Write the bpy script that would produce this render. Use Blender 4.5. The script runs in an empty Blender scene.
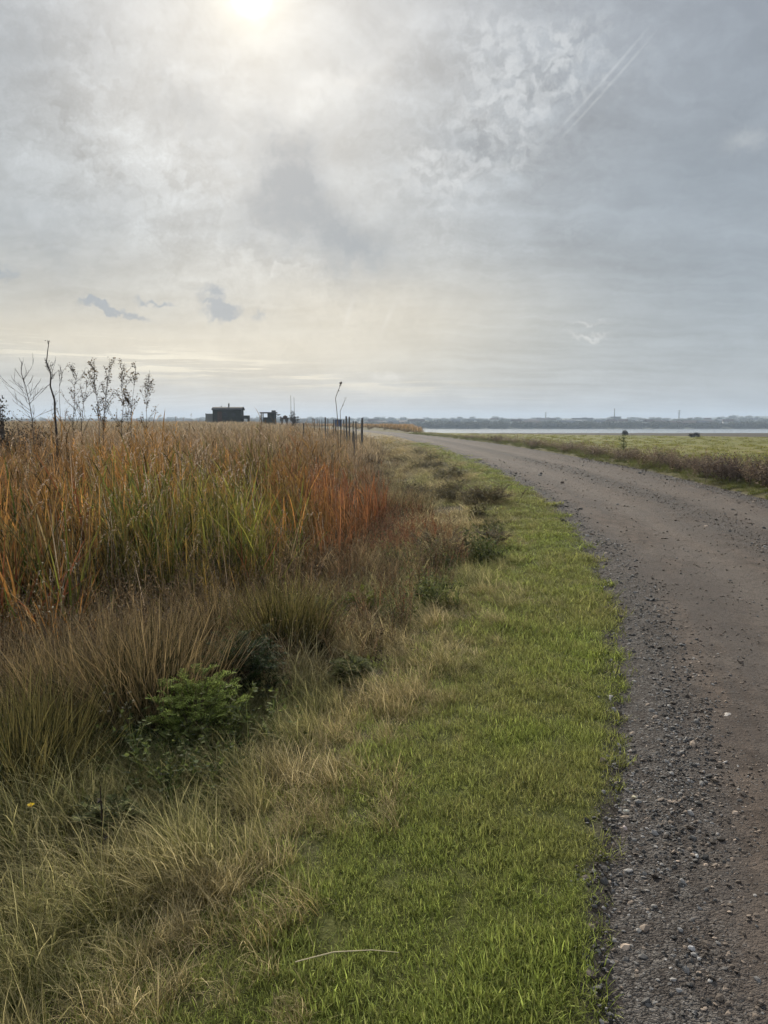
import bpy, bmesh, math, random
import numpy as np
from mathutils import Vector, Matrix
random.seed(7); RNG = np.random.default_rng(7)
PI = math.pi
C = bpy.context.scene.collection
F = 780.0; HOR = 422.0; CAMH = 1.6
PITCH = math.atan((512-HOR)/F)

# ------------------------------------------------------------------ camera
cam = bpy.data.cameras.new('camera'); co = bpy.data.objects.new('camera', cam); C.objects.link(co)
co.location = (0, 0, CAMH); co.rotation_euler = (PI/2-PITCH, 0, 0)
cam.sensor_fit = 'VERTICAL'; cam.sensor_height = 24; cam.lens = 24*F/1024
cam.clip_end = 9000; cam.clip_start = 0.05
bpy.context.scene.camera = co

def ray(px, py):
    x = (px-384)/F; y = (512-py)/F
    return Vector((x, math.cos(PITCH)+y*math.sin(PITCH), -math.sin(PITCH)+y*math.cos(PITCH)))
def at(px, py, z=0.0):
    d = ray(px, py); t = (z-CAMH)/d.z
    return Vector((d.x*t, d.y*t, z))
def atY(px, py, Y):
    d = ray(px, py); t = Y/d.y
    return Vector((d.x*t, Y, CAMH+d.z*t))

# ------------------------------------------------------------------ numpy noise
def _h(ix, iy, seed):
    n = (ix.astype(np.int64)*374761393 + iy.astype(np.int64)*668265263 + seed*974711) & 0x7fffffff
    n = ((n ^ (n >> 13))*1274126177) & 0x7fffffff
    return ((n ^ (n >> 16)) & 0xffff)/65535.0
def vnoise(x, y, seed=0):
    x = np.asarray(x, float); y = np.asarray(y, float)
    ix = np.floor(x); iy = np.floor(y); fx = x-ix; fy = y-iy
    fx = fx*fx*(3-2*fx); fy = fy*fy*(3-2*fy)
    a = _h(ix, iy, seed); b = _h(ix+1, iy, seed); c = _h(ix, iy+1, seed); d = _h(ix+1, iy+1, seed)
    return (a*(1-fx)+b*fx)*(1-fy)+(c*(1-fx)+d*fx)*fy
def fbm(x, y, seed=0, o=3):
    s = 0; a = .5; t = 0
    for i in range(o):
        s = s+a*vnoise(np.asarray(x)*2**i, np.asarray(y)*2**i, seed+i*17); t += a; a *= .5
    return s/t
def ss(a, b, x):
    t = np.clip((np.asarray(x, float)-a)/(b-a), 0, 1); return t*t*(3-2*t)

# ------------------------------------------------------------------ path edges (functions of Y)
Lp = [(-12, -.6), (-3, .2), (1.2, .50)]
for px, py in [(611, 1015), (606, 930), (613, 850), (621, 760), (621, 680), (612, 600), (590, 552), (548, 502), (500, 472), (450, 452), (403, 438)]:
    p = at(px, py); Lp.append((p.y, p.x))
Lp += [(110, -.6), (150, -5.5), (190, -14), (240, -32), (300, -60)]
Rp = [(-12, 4.6), (-3, 5.0), (2, 5.5), (6, 6.3), (11, 7.3), (16, 8.0), (26, 8.8), (41, 9.0), (60, 8.4), (85, 6.2), (115, 2.6), (150, -2.6), (190, -11), (240, -29), (300, -56)]
Lp = np.array(sorted(Lp)); Rp = np.array(Rp)
def smooth_interp(P, y):
    y = np.asarray(y, float); r = 0
    w = 0.06*np.abs(y)+.12
    for k, q in ((-1, .25), (0, .5), (1, .25)): r = r+q*np.interp(y+k*w, P[:, 0], P[:, 1])
    return r
def xl(y): return smooth_interp(Lp, y)
def xr(y): return smooth_interp(Rp, y)

WATER = -3.9
def gz(x, y):
    x = np.asarray(x, float); y = np.asarray(y, float)
    s = xl(y)-x; r = x-xr(y)
    und = (fbm(x*.9, y*.9, 3)-.5)*.10
    left = -.14*ss(1.0, 2.2, s) - .32*ss(2.2, 4.2, s) + und*ss(.3, 1.5, s)
    far = ss(45, 120, y)*ss(3, 20, s)*1.25
    left = left+far*(1-.0)
    right = .05*ss(0, .5, r)-.75*ss(1.0, 4.5, r)-.25*ss(5, 40, r) + und*ss(.3, 1.5, r)
    # land spit to the left of the water, field and shore to its right
    sea = ss(0.035, 0.05, x/np.maximum(y, 1))*ss(150, 170, y)
    spit = (1-ss(.034, .052, x/np.maximum(y, 1)))*ss(90, 150, y)*ss(0, 3, r)
    right = right+spit*.8
    right = right - .25*ss(60, 190, y)*ss(0.04, .07, x/np.maximum(y, 1))
    right = right*(1-ss(200, 230, y)*sea) + (-6.0)*ss(200, 230, y)*sea
    z = np.where(s > 0, left, np.where(r > 0, right, 0))
    inside = np.minimum(-s, -r)
    z = z-.10*ss(-.01, .11, inside)
    return z
def gzf(x, y): return float(gz(np.array([x]), np.array([y]))[0])

# ------------------------------------------------------------------ mesh helpers
class MB:
    def __init__(s): s.v = []; s.f = []; s.h = []; s.r = []
    def add(s, vs, fs, h=0.0, r=0.5):
        o = len(s.v); s.v += [tuple(v) for v in vs]; s.f += [tuple(i+o for i in f) for f in fs]
        s.h += (list(h) if hasattr(h, '__len__') else [h]*len(vs)); s.r += [r]*len(vs)
    def box(s, x0, x1, y0, y1, z0, z1, r=.5):
        s.add([(x0,y0,z0),(x1,y0,z0),(x1,y1,z0),(x0,y1,z0),(x0,y0,z1),(x1,y0,z1),(x1,y1,z1),(x0,y1,z1)],
              [(0,3,2,1),(4,5,6,7),(0,1,5,4),(1,2,6,5),(2,3,7,6),(3,0,4,7)], 0, r)
    def tube(s, pts, rad, n=5, r=.5):
        pts = [Vector(p) for p in pts]; vs = []; fs = []; hs = []
        for i, p in enumerate(pts):
            t = (pts[min(i+1, len(pts)-1)]-pts[max(i-1, 0)]).normalized()
            a = t.orthogonal().normalized() if i == 0 else (a-t*a.dot(t)).normalized()
            b = t.cross(a); q = rad[i] if hasattr(rad, '__len__') else rad
            for k in range(n):
                vs.append(p+(a*math.cos(2*PI*k/n)+b*math.sin(2*PI*k/n))*q); hs.append(i/(len(pts)-1))
        for i in range(len(pts)-1):
            for k in range(n): fs.append((i*n+k, i*n+(k+1) % n, (i+1)*n+(k+1) % n, (i+1)*n+k))
        fs.append(tuple(range(n))[::-1]); fs.append(tuple((len(pts)-1)*n+k for k in range(n)))
        s.add(vs, fs, hs, r)
    def blade(s, b, az, lean, curl, L, w, k=4, r=None, twist=None, h0=0.):
        r = random.random() if r is None else r
        tw = az+PI/2+(random.uniform(-.9, .9) if twist is None else twist)
        p = Vector(b); sd = Vector((math.cos(tw), math.sin(tw), 0)); vs = []; hs = []; fs = []
        for i in range(k+1):
            t = i/k
            if i == k: vs.append(p); hs.append(1)
            else:
                ww = w*.5*(1-t**2.2)**.7*(.75+.5*min(1, t*3)) if i else w*.38
                vs += [p-sd*ww, p+sd*ww]; hs += [h0+(1-h0)*t]*2
            th = lean+curl*t**1.3; th = min(th, 2.6)
            p = p+Vector((math.cos(az)*math.sin(th), math.sin(az)*math.sin(th), math.cos(th)))*(L/k)
        for i in range(k-1): fs.append((2*i, 2*i+1, 2*i+3, 2*i+2))
        fs.append((2*k-2, 2*k-1, 2*k)); s.add(vs, fs, hs, r)
        return vs[-1]
    def leaf(s, p, d, up, L, w, r=None, h=.6):
        r = random.random() if r is None else r
        d = Vector(d).normalized(); sd = d.cross(Vector(up)); sd = sd.normalized() if sd.length > 1e-4 else d.orthogonal().normalized()
        p = Vector(p); n = sd.cross(d)
        s.add([p, p+d*L*.45+sd*w*.5+n*L*.06, p+d*L, p+d*L*.45-sd*w*.5+n*L*.06], [(0, 1, 2), (0, 2, 3)], h, r)
    def mesh(s, name, mat=None, smooth=False):
        m = bpy.data.meshes.new(name)
        m.from_pydata(s.v, [], s.f); m.update()
        a = m.attributes.new('hh', 'FLOAT', 'POINT'); a.data.foreach_set('value', s.h)
        a = m.attributes.new('rr', 'FLOAT', 'POINT'); a.data.foreach_set('value', s.r)
        if mat: m.materials.append(mat)
        if smooth: m.polygons.foreach_set('use_smooth', [True]*len(m.polygons))
        return m
    def build(s, name, mat=None, parent=None, smooth=False):
        o = bpy.data.objects.new(name, s.mesh(name, mat, smooth)); C.objects.link(o)
        if parent: o.parent = parent
        return o
def tag(o, label=None, cat=None, group=None, kind=None):
    if label: o['label'] = label
    if cat: o['category'] = cat
    if group: o['group'] = group
    if kind: o['kind'] = kind
    return o
def empty(name, loc, label, cat, group=None, rz=0):
    o = bpy.data.objects.new(name, None); C.objects.link(o); o.location = loc; o.rotation_euler = (0, 0, rz)
    o.empty_display_size = .2
    return tag(o, label, cat, group)
def copy_tree(o, parent=None):
    c = o.copy(); C.objects.link(c)
    if parent: c.parent = parent
    for ch in list(o.children): copy_tree(ch, c)
    return c

# ------------------------------------------------------------------ node helper
class NT:
    def __init__(s, tree): s.t = tree; s.n = tree.nodes; s.l = tree.links
    def node(s, typ, **kw):
        n = s.n.new(typ)
        for k, v in kw.items(): setattr(n, k, v)
        return n
    def set(s, sock, v):
        if isinstance(v, bpy.types.NodeSocket): s.l.new(v, sock)
        elif v is not None:
            if hasattr(sock.default_value, '__len__') and not hasattr(v, '__len__'): v = [v]*len(sock.default_value)
            if hasattr(v, '__len__') and len(v) == 3 and len(sock.default_value) == 4: v = tuple(v)+(1,)
            sock.default_value = v
    def m(s, op, a, b=None, c=None, clamp=False):
        n = s.node('ShaderNodeMath', operation=op, use_clamp=clamp)
        for i, v in enumerate((a, b, c)):
            if v is not None: s.set(n.inputs[i], v)
        return n.outputs[0]
    def vm(s, op, a, b=None, sc=None):
        n = s.node('ShaderNodeVectorMath', operation=op); s.set(n.inputs[0], a)
        if b is not None: s.set(n.inputs[1], b)
        if sc is not None: s.set(n.inputs['Scale'], sc)
        return n.outputs['Value'] if op in ('DOT_PRODUCT', 'LENGTH') else n.outputs[0]
    def mix(s, f, a, b, typ='MIX'):
        n = s.node('ShaderNodeMix', data_type='RGBA', blend_type=typ, clamp_factor=True)
        s.set(n.inputs[0], f); s.set(n.inputs[6], a); s.set(n.inputs[7], b); return n.outputs[2]
    def noise(s, vec, scale, det=4, rough=.55, dist=0., color=False, dim='2D'):
        n = s.node('ShaderNodeTexNoise', noise_dimensions=dim); s.set(n.inputs['Vector'], vec); s.set(n.inputs['Scale'], scale)
        s.set(n.inputs['Detail'], det); s.set(n.inputs['Roughness'], rough); s.set(n.inputs['Distortion'], dist)
        return n.outputs['Color' if color else 'Fac']
    def rng(s, v, a, b, c=0., d=1., smooth=True):
        n = s.node('ShaderNodeMapRange', interpolation_type='SMOOTHSTEP' if smooth else 'LINEAR')
        for i, q in enumerate((v, a, b, c, d)): s.set(n.inputs[i], q)
        return n.outputs[0]
    def mapping(s, vec, scale=(1,1,1), loc=(0,0,0), rot=(0,0,0)):
        n = s.node('ShaderNodeMapping'); s.set(n.inputs[0], vec); s.set(n.inputs['Scale'], scale); s.set(n.inputs['Location'], loc); s.set(n.inputs['Rotation'], rot)
        return n.outputs[0]
    def attr(s, name, typ='GEOMETRY', out='Fac'):
        n = s.node('ShaderNodeAttribute', attribute_type=typ, attribute_name=name); return n.outputs[out]
    def xyz(s, v): n = s.node('ShaderNodeSeparateXYZ'); s.set(n.inputs[0], v); return n.outputs
    def comb(s, x, y, z):
        n = s.node('ShaderNodeCombineXYZ')
        for i, v in enumerate((x, y, z)): s.set(n.inputs[i], v)
        return n.outputs[0]
def newmat(name):
    m = bpy.data.materials.new(name); m.use_nodes = True; t = NT(m.node_tree); t.n.clear()
    return m, t
def pbsdf(t, col, rough=.8, spec=.2, bump=None, bs=.5, bd=.01, metal=0):
    p = t.node('ShaderNodeBsdfPrincipled'); t.set(p.inputs['Base Color'], col); t.set(p.inputs['Roughness'], rough)
    t.set(p.inputs['Specular IOR Level'], spec); t.set(p.inputs['Metallic'], metal)
    if bump is not None:
        b = t.node('ShaderNodeBump'); t.set(b.inputs['Strength'], bs); t.set(b.inputs['Distance'], bd); t.set(b.inputs['Height'], bump)
        t.l.new(b.outputs[0], p.inputs['Normal'])
    return p.outputs[0]
def out(t, sh): o = t.node('ShaderNodeOutputMaterial'); t.l.new(sh, o.inputs[0])

def simple(name, col, rough=.85, var=.25, scale=3., spec=.2, metal=0):
    m, t = newmat(name)
    g = t.node('ShaderNodeTexCoord').outputs['Object']
    n = t.noise(g, scale, 5, .6)
    c = t.mix(n, tuple(x*(1-var) for x in col), tuple(x*(1+var) for x in col))
    out(t, pbsdf(t, c, rough, spec, n, .4, .02, metal)); return m

def blade_mat(name, base=None, tip=None, transl=.45, hlo=.25, hhi=.9, rough=.75, spec=.1):
    """plant fibre: base colour to tip colour, each blade its own tone"""
    m, t = newmat(name)
    if base is None:
        b = t.attr('tint', 'INSTANCER', 'Color'); tp = t.attr('tip', 'INSTANCER', 'Color')
    else: b, tp = base+(1,), tip+(1,)
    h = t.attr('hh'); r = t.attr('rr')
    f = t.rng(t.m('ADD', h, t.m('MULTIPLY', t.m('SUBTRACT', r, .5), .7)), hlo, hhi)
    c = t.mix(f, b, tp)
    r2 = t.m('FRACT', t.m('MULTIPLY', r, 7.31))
    v = t.m('ADD', .55, t.m('MULTIPLY', t.m('POWER', r2, 1.6), 1.15))
    c = t.vm('SCALE', c, sc=v)
    p = pbsdf(t, c, rough, spec)
    tr = t.node('ShaderNodeBsdfTranslucent'); t.l.new(c, tr.inputs[0])
    mx = t.node('ShaderNodeMixShader'); mx.inputs[0].default_value = transl
    t.l.new(p, mx.inputs[1]); t.l.new(tr.outputs[0], mx.inputs[2]); out(t, mx.outputs[0]); return m

# ------------------------------------------------------------------ scatter with geometry nodes
def scatter(name, meshes, P, rot, scl, idx, tint, tip, label, cat):
    N = len(P)
    lib = bpy.data.collections.new(name+'_sources')
    for i, me in enumerate(meshes):
        o = bpy.data.objects.new('%s_src_%02d' % (name, i), me); lib.objects.link(o)
    m = bpy.data.meshes.new(name); m.vertices.add(N); m.vertices.foreach_set('co', np.asarray(P, np.float32).ravel())
    def va(n, typ, key, arr):
        a = m.attributes.new(n, typ, 'POINT'); a.data.foreach_set(key, np.ascontiguousarray(arr).ravel())
    va('rot', 'FLOAT_VECTOR', 'vector', np.asarray(rot, np.float32)); va('scl', 'FLOAT_VECTOR', 'vector', np.asarray(scl, np.float32))
    va('idx', 'INT', 'value', np.asarray(idx, np.int32))
    one = np.ones((N, 1), np.float32)
    va('tint', 'FLOAT_COLOR', 'color', np.hstack([np.asarray(tint, np.float32), one])); va('tip', 'FLOAT_COLOR', 'color', np.hstack([np.asarray(tip, np.float32), one]))
    m.update()
    o = bpy.data.objects.new(name, m); C.objects.link(o); tag(o, label, cat, kind='stuff')
    g = bpy.data.node_groups.new(name+'_nodes', 'GeometryNodeTree')
    g.interface.new_socket('Geometry', in_out='INPUT', socket_type='NodeSocketGeometry')
    g.interface.new_socket('Geometry', in_out='OUTPUT', socket_type='NodeSocketGeometry')
    gi = g.nodes.new('NodeGroupInput'); go = g.nodes.new('NodeGroupOutput')
    iop = g.nodes.new('GeometryNodeInstanceOnPoints'); ci = g.nodes.new('GeometryNodeCollectionInfo')
    ci.inputs['Collection'].default_value = lib; ci.inputs['Separate Children'].default_value = True; ci.inputs['Reset Children'].default_value = True
    def na(n, ty):
        a = g.nodes.new('GeometryNodeInputNamedAttribute'); a.data_type = ty; a.inputs['Name'].default_value = n; return a.outputs['Attribute']
    L = g.links.new
    L(gi.outputs[0], iop.inputs['Points']); L(ci.outputs[0], iop.inputs['Instance']); iop.inputs['Pick Instance'].default_value = True
    L(na('idx', 'INT'), iop.inputs['Instance Index']); L(na('rot', 'FLOAT_VECTOR'), iop.inputs['Rotation']); L(na('scl', 'FLOAT_VECTOR'), iop.inputs['Scale'])
    L(iop.outputs[0], go.inputs[0])
    md = o.modifiers.new('scatter', 'NODES'); md.node_group = g
    return o

def candidates(dens0, Y0, Ymin, Ymax, power=1.4, side=.56, extra=1.2, xmin=None, xmax=None):
    """points in a wedge in front of the camera; density falls with distance"""
    ys = np.exp(np.linspace(math.log(Ymin), math.log(Ymax), 400)); w = 2*(side*ys+extra)
    d = dens0*np.minimum(1, (Y0/ys)**power)*w
    cum = np.concatenate([[0], np.cumsum((d[1:]+d[:-1])/2*np.diff(ys))]); N = int(cum[-1])
    u = RNG.random(N)*cum[-1]; Y = np.interp(u, cum, ys)
    X = (RNG.random(N)*2-1)*(side*Y+extra)
    return X, Y
def rand3(N, lo, hi): return lo+(hi-lo)*RNG.random(N)
def lerp3(a, b, t): a = np.array(a); b = np.array(b); return a[None]*(1-t[:, None])+b[None]*t[:, None]
def mix3(A, b, t): return A*(1-t[:, None])+np.array(b)[None]*t[:, None]

exec_parts = []
# ================================================================== WORLD
scene = bpy.context.scene
SUND = ray(251, -6).normalized()
sun_el = math.asin(SUND.z); sun_az = math.atan2(SUND.x, SUND.y)
w = bpy.data.worlds.new("World"); scene.world = w; w.use_nodes = True
t = NT(w.node_tree); t.n.clear()
D = t.node('ShaderNodeTexCoord').outputs['Generated']
X_, Y_, Z_ = t.xyz(D)
AZ = t.m('ARCTAN2', X_, Y_); EL = t.m('ARCSINE', Z_)
zc = t.m('ADD', t.m('MAXIMUM', Z_, 0.), .11)
PL = t.comb(t.m('DIVIDE', X_, zc), t.m('DIVIDE', Y_, zc), 0.)
AE = t.comb(AZ, EL, 0.)
def ang(px, py):
    d = ray(px, py).normalized(); return math.atan2(d.x, d.y), math.asin(d.z)
def gauss(px, py, sx, sy, rot=0., amp=1., warp=None, hard=1.):
    a, e = ang(px, py); n = t.node('ShaderNodeMapping', vector_type='TEXTURE')
    t.set(n.inputs[0], warp if warp is not None else AE); n.inputs['Location'].default_value = (a, e, 0); n.inputs['Rotation'].default_value = (0, 0, rot)
    k_ = (1+((px-384)**2+(py-512)**2)/F/F)**-.85; n.inputs['Scale'].default_value = (sx*k_/F, sy*k_/F, 1)
    L = t.vm('LENGTH', n.outputs[0]); q = t.m('POWER', L, 2.*hard) if hard != 1 else t.m('MULTIPLY', L, L)
    return t.m('MULTIPLY', t.m('EXPONENT', t.m('MULTIPLY', q, -1.)), amp)
def strip(px, py, ln, wd, rot, amp):
    a, e = ang(px, py); n = t.node('ShaderNodeMapping', vector_type='TEXTURE')
    t.set(n.inputs[0], AE); n.inputs['Location'].default_value = (a, e, 0); n.inputs['Rotation'].default_value = (0, 0, rot)
    k_ = (1+((px-384)**2+(py-512)**2)/F/F)**-.85; n.inputs['Scale'].default_value = (ln*k_/F, wd*k_/F, 1)
    o = t.xyz(n.outputs[0]); q = t.m('ADD', t.m('POWER', t.m('ABSOLUTE', o[0]), 4.), t.m('MULTIPLY', o[1], o[1]))
    return t.m('MULTIPLY', t.m('EXPONENT', t.m('MULTIPLY', q, -1.)), amp)
def addn(*a):
    r = a[0]
    for x in a[1:]: r = t.m('ADD', r, x)
    return r
# warped angle coordinates give ragged cloud edges
wn = t.noise(AE, 9., 4, .62, color=True)
WAE = t.vm('ADD', AE, t.vm('SCALE', t.vm('SUBTRACT', wn, (.5, .5, .5)), sc=.10))
wn2 = t.noise(AE, 30., 4, .65, color=True)
WAE2 = t.vm('ADD', AE, t.vm('SCALE', t.vm('SUBTRACT', wn2, (.5, .5, .5)), sc=.035))
# veil brightness
e_deg = t.m('MULTIPLY', EL, 57.2958)
ramp = t.node('ShaderNodeValToRGB'); t.set(ramp.inputs[0], t.m('DIVIDE', e_deg, 90., clamp=True))
cr = ramp.color_ramp; cr.elements[0].position = 0; cr.elements[0].color = (.42, .47, .50, 1)
for p, c in ((.03, (.44, .48, .50)), (.09, (.385, .425, .45)), (.2, (.35, .385, .41)), (.33, (.365, .395, .425)), (.5, (.50, .54, .60))):
    e = cr.elements.new(p); e.color = c+(1,)
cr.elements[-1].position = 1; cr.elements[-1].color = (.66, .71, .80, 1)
base = ramp.outputs[0]
# darker to the right, lighter to the left centre
rightdark = t.rng(AZ, -.15, .5)
base = t.mix(t.m('MULTIPLY', rightdark, .55), base, t.vm('MULTIPLY', base, (.66, .71, .80)))
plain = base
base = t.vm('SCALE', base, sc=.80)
# broad soft structure
n1 = t.noise(t.mapping(PL, (1, 1.5, 1), (3.1, 1.2, 0)), .9, 7, .55, .6)
n2 = t.noise(t.mapping(AE, (1, 2.2, 1), (.4, .9, 0), (0, 0, .35)), 7., 8, .6, .4)
fib = t.noise(t.mapping(t.vm('ADD', PL, t.vm('SCALE', wn, sc=.5)), (.55, 3.2, 1), (0, 0, 0), (0, 0, .75)), 1.6, 7, .62)
st = t.m('ADD', t.m('ADD', t.rng(n1, .3, .7, .88, 1.09, False), t.rng(n2, .3, .7, -.13, .11, False)), t.rng(fib, .32, .68, -.12, .12, False))
stf = t.m('ADD', t.m('MULTIPLY', t.m('SUBTRACT', st, 1.), t.rng(AZ, .1, .5, 1., .45)), 1.)
base = t.vm('SCALE', base, sc=stf)
# warm cream band low left, cool blue slot under it
warm = addn(gauss(390, 320, 170, 50, 0, .75), gauss(100, 345, 300, 32, -.05, .8), gauss(20, 290, 300, 60, 0, .35))
base = t.mix(t.m('MULTIPLY', warm, .75, clamp=True), base, (.52, .47, .37))
cool = t.m('MULTIPLY', t.rng(e_deg, 0., 3.2, 1., 0.), t.rng(AZ, -.05, .2, 1., .3))
base = t.mix(t.m('MULTIPLY', cool, .55), base, (.42, .47, .53))
# streak bands low left
sb = t.noise(t.mapping(AE, (2.2, 42, 1), (0, 0, 0), (0, 0, .09)), 3., 6, .6)
sbm = t.m('MULTIPLY', t.rng(sb, .47, .62), addn(gauss(110, 358, 230, 15, -.09, 1.), gauss(300, 372, 200, 9, -.11, .6)))
base = t.mix(t.m('MULTIPLY', sbm, 1., clamp=True), base, (.60, .57, .48))
# fluffed texture inside the thin cloud, upper left
fl_n = t.noise(t.mapping(t.vm('ADD', WAE, t.vm('SCALE', t.vm('SUBTRACT', wn2, (.5, .5, .5)), sc=.07)), (1, 1.6, 1), (0, 0, 0), (0, 0, .6)), 17., 8, .68)
flm = addn(gauss(110, 130, 150, 110, -.5, 1., WAE), gauss(300, 240, 170, 70, 0, .6, WAE), gauss(480, 110, 130, 90, 0, .7, WAE))
base = t.vm('SCALE', base, sc=t.m('ADD', 1., t.m('MULTIPLY', t.m('MULTIPLY', t.rng(fl_n, .3, .7, -.5, .6, False), t.m('ADD', flm, .2)), .45)))
# sun glow through the veil
dt = t.vm('DOT_PRODUCT', D, tuple(SUND)); an = t.m('MULTIPLY', t.m('ARCCOSINE', t.m('MINIMUM', dt, 1.)), 57.2958)
def fall(k, p=1.): return t.m('EXPONENT', t.m('MULTIPLY', t.m('POWER', t.m('DIVIDE', an, k), p), -1.))
veiln = t.m('ADD', .62, t.m('MULTIPLY', n2, .75))
base = t.vm('ADD', base, t.vm('SCALE', (.075, .072, .064), sc=t.m('MULTIPLY', fall(16., 2.), 1.)))
base = t.vm('ADD', base, t.vm('SCALE', (.085, .078, .055), sc=t.m('MULTIPLY', fall(6.5, 1.5), veiln)))
# bright sweep on the right flank of the glow
sweep = addn(gauss(330, 100, 150, 16, .62, .8, WAE), gauss(175, 60, 70, 30, -.9, .5, WAE), gauss(110, 110, 110, 35, -.6, .45, WAE), gauss(300, 262/1.0, 70, 60, 0, .25, WAE), gauss(390, 215, 90, 18, -.5, .35, WAE2))
base = t.vm('ADD', base, t.vm('SCALE', (.10, .097, .09), sc=sweep))
# altocumulus field upper right
ac = t.node('ShaderNodeTexVoronoi', feature='SMOOTH_F1', voronoi_dimensions='2D'); t.set(ac.inputs['Vector'], t.mapping(WAE2, (1, 2.0, 1), (0, 0, 0), (0, 0, -.2))); ac.inputs['Scale'].default_value = 36.; ac.inputs['Smoothness'].default_value = .5
acd = t.rng(ac.outputs['Distance'], .12, .62, 1., 0.)
nf = t.noise(WAE2, 55., 6, .62)
acm = addn(gauss(535, 48, 110, 45, -.25, 1.1, WAE), gauss(490, 120, 95, 50, .4, 1., WAE), gauss(440, 185, 90, 50, .5, .65, WAE), gauss(170, 110, 90, 60, -.5, .35, WAE))
puff = t.m('MULTIPLY', t.m('ADD', t.m('MULTIPLY', acd, .4), t.m('MULTIPLY', t.rng(nf, .32, .68), .8)), t.m('MINIMUM', acm, 1.))
base = t.mix(t.m('MULTIPLY', t.rng(puff, .05, 1.3), .75), base, (.48, .505, .52))
# grey patches (thicker cloud)
dn = t.rng(nf, .25, .75, .75, 1.15)
dark = addn(gauss(278, 180, 44, 40, -.6, 1.15, WAE), gauss(348, 238, 46, 34, -.3, 1.1, WAE), gauss(310, 210, 60, 45, -.6, .35, WAE), gauss(232, 218, 55, 20, 0, .3, WAE),
            gauss(60, 230, 110, 45, .2, .45, WAE), gauss(462, 142, 42, 15, -.3, .5, WAE2), gauss(20, 40, 90, 60, 0, .35, WAE), gauss(195, 120, 26, 45, .5, .45, WAE), gauss(650, 190, 120, 40, .1, .2, WAE))
base = t.mix(t.m('MULTIPLY', t.m('MULTIPLY', dark, dn), .9, clamp=True), base, (.185, .225, .265))
small = addn(gauss(216, 300, 17, 10, -.6, 1.8, WAE2), gauss(222, 315, 22, 6, 0, .8, WAE2), gauss(115, 310, 32, 5, -.28, 1.7, WAE2), gauss(155, 301, 14, 3, 0, 1.6, WAE2),
             gauss(6, 270, 14, 12, -.6, .9, WAE2), gauss(262, 315, 12, 6, .3, .5, WAE2), gauss(92, 300, 14, 3, -.2, .8, WAE2))
base = t.mix(t.m('MULTIPLY', t.rng(t.m('MULTIPLY', small, t.rng(nf, .3, .7,   .3, 1.35)), .05, 1.1), .85, clamp=True), base, (.19, .235, .29))
# thin light wisps
wis = addn(gauss(590, 337, 15, 2.5, 0, .9, WAE2), gauss(588, 324, 18, 1.8, .05, .6, WAE2), gauss(385, 378, 16, 5, .2, .7, WAE2), gauss(349, 312, 2.5, 15, -.3, .45), gauss(388, 318, 2.2, 14, -.45, .35),
           gauss(745, 140, 22, 10, 0, .4, WAE2), gauss(350, 82, 16, 6, .2, .4, WAE2))
base = t.mix(t.m('MULTIPLY', wis, .5, clamp=True), base, (.66, .66, .64))
# twin contrail
a1, e1 = ang(562, 130); a2, e2 = ang(645, 36); rt = math.atan2(e2-e1, a2-a1)
cn = t.rng(t.noise(AE, 60., 4, .6), .3, .6, .5, 1.)
con = addn(strip(600, 84, 60, 1.7, rt, 1.), strip(607, 88, 60, 1.5, rt, .8))
base = t.mix(t.m('MULTIPLY', t.m('MULTIPLY', con, cn), .20, clamp=True), base, (.72, .74, .75))
# sun disc bleeding through
base = t.vm('ADD', base, t.vm('SCALE', (.36, .31, .20), sc=fall(1.9, 1.3)))
base = t.vm('ADD', base, t.vm('SCALE', (5., 4.4, 3.2), sc=fall(.8, 3.)))
sky = t.node('ShaderNodeTexSky', sky_type='NISHITA'); sky.sun_disc = False; sky.sun_elevation = sun_el; sky.sun_rotation = sun_az
sky.air_density = 1.; sky.dust_density = 2.; sky.altitude = 0
skc = t.vm('SCALE', sky.outputs[0], sc=.08)
SKYS = .1
def background(c):
    f = t.vm('SCALE', t.mix(.92, skc, c), sc=1./SKYS)
    bg = t.node('ShaderNodeBackground'); t.l.new(f, bg.inputs[0]); bg.inputs[1].default_value = SKYS; return bg.outputs[0]
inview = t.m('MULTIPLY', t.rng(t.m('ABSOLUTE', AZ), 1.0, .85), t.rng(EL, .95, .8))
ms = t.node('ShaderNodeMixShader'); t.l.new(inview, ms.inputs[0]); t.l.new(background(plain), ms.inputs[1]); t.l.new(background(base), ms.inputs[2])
bg = ms
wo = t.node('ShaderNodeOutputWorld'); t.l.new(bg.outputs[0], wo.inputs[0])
sl = bpy.data.lights.new('sun', 'SUN'); so = bpy.data.objects.new('sun', sl); C.objects.link(so)
sl.energy = 4.8; sl.angle = math.radians(3.5); sl.color = (1, .93, .80)
so.rotation_euler = SUND.to_track_quat('Z', 'Y').to_euler(); so.location = (0, 0, 60)
vs = scene.view_settings; vs.view_transform = 'Standard'; vs.look = 'None'; vs.exposure = .38; vs.gamma = 1
scene.render.engine = 'CYCLES'

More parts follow.
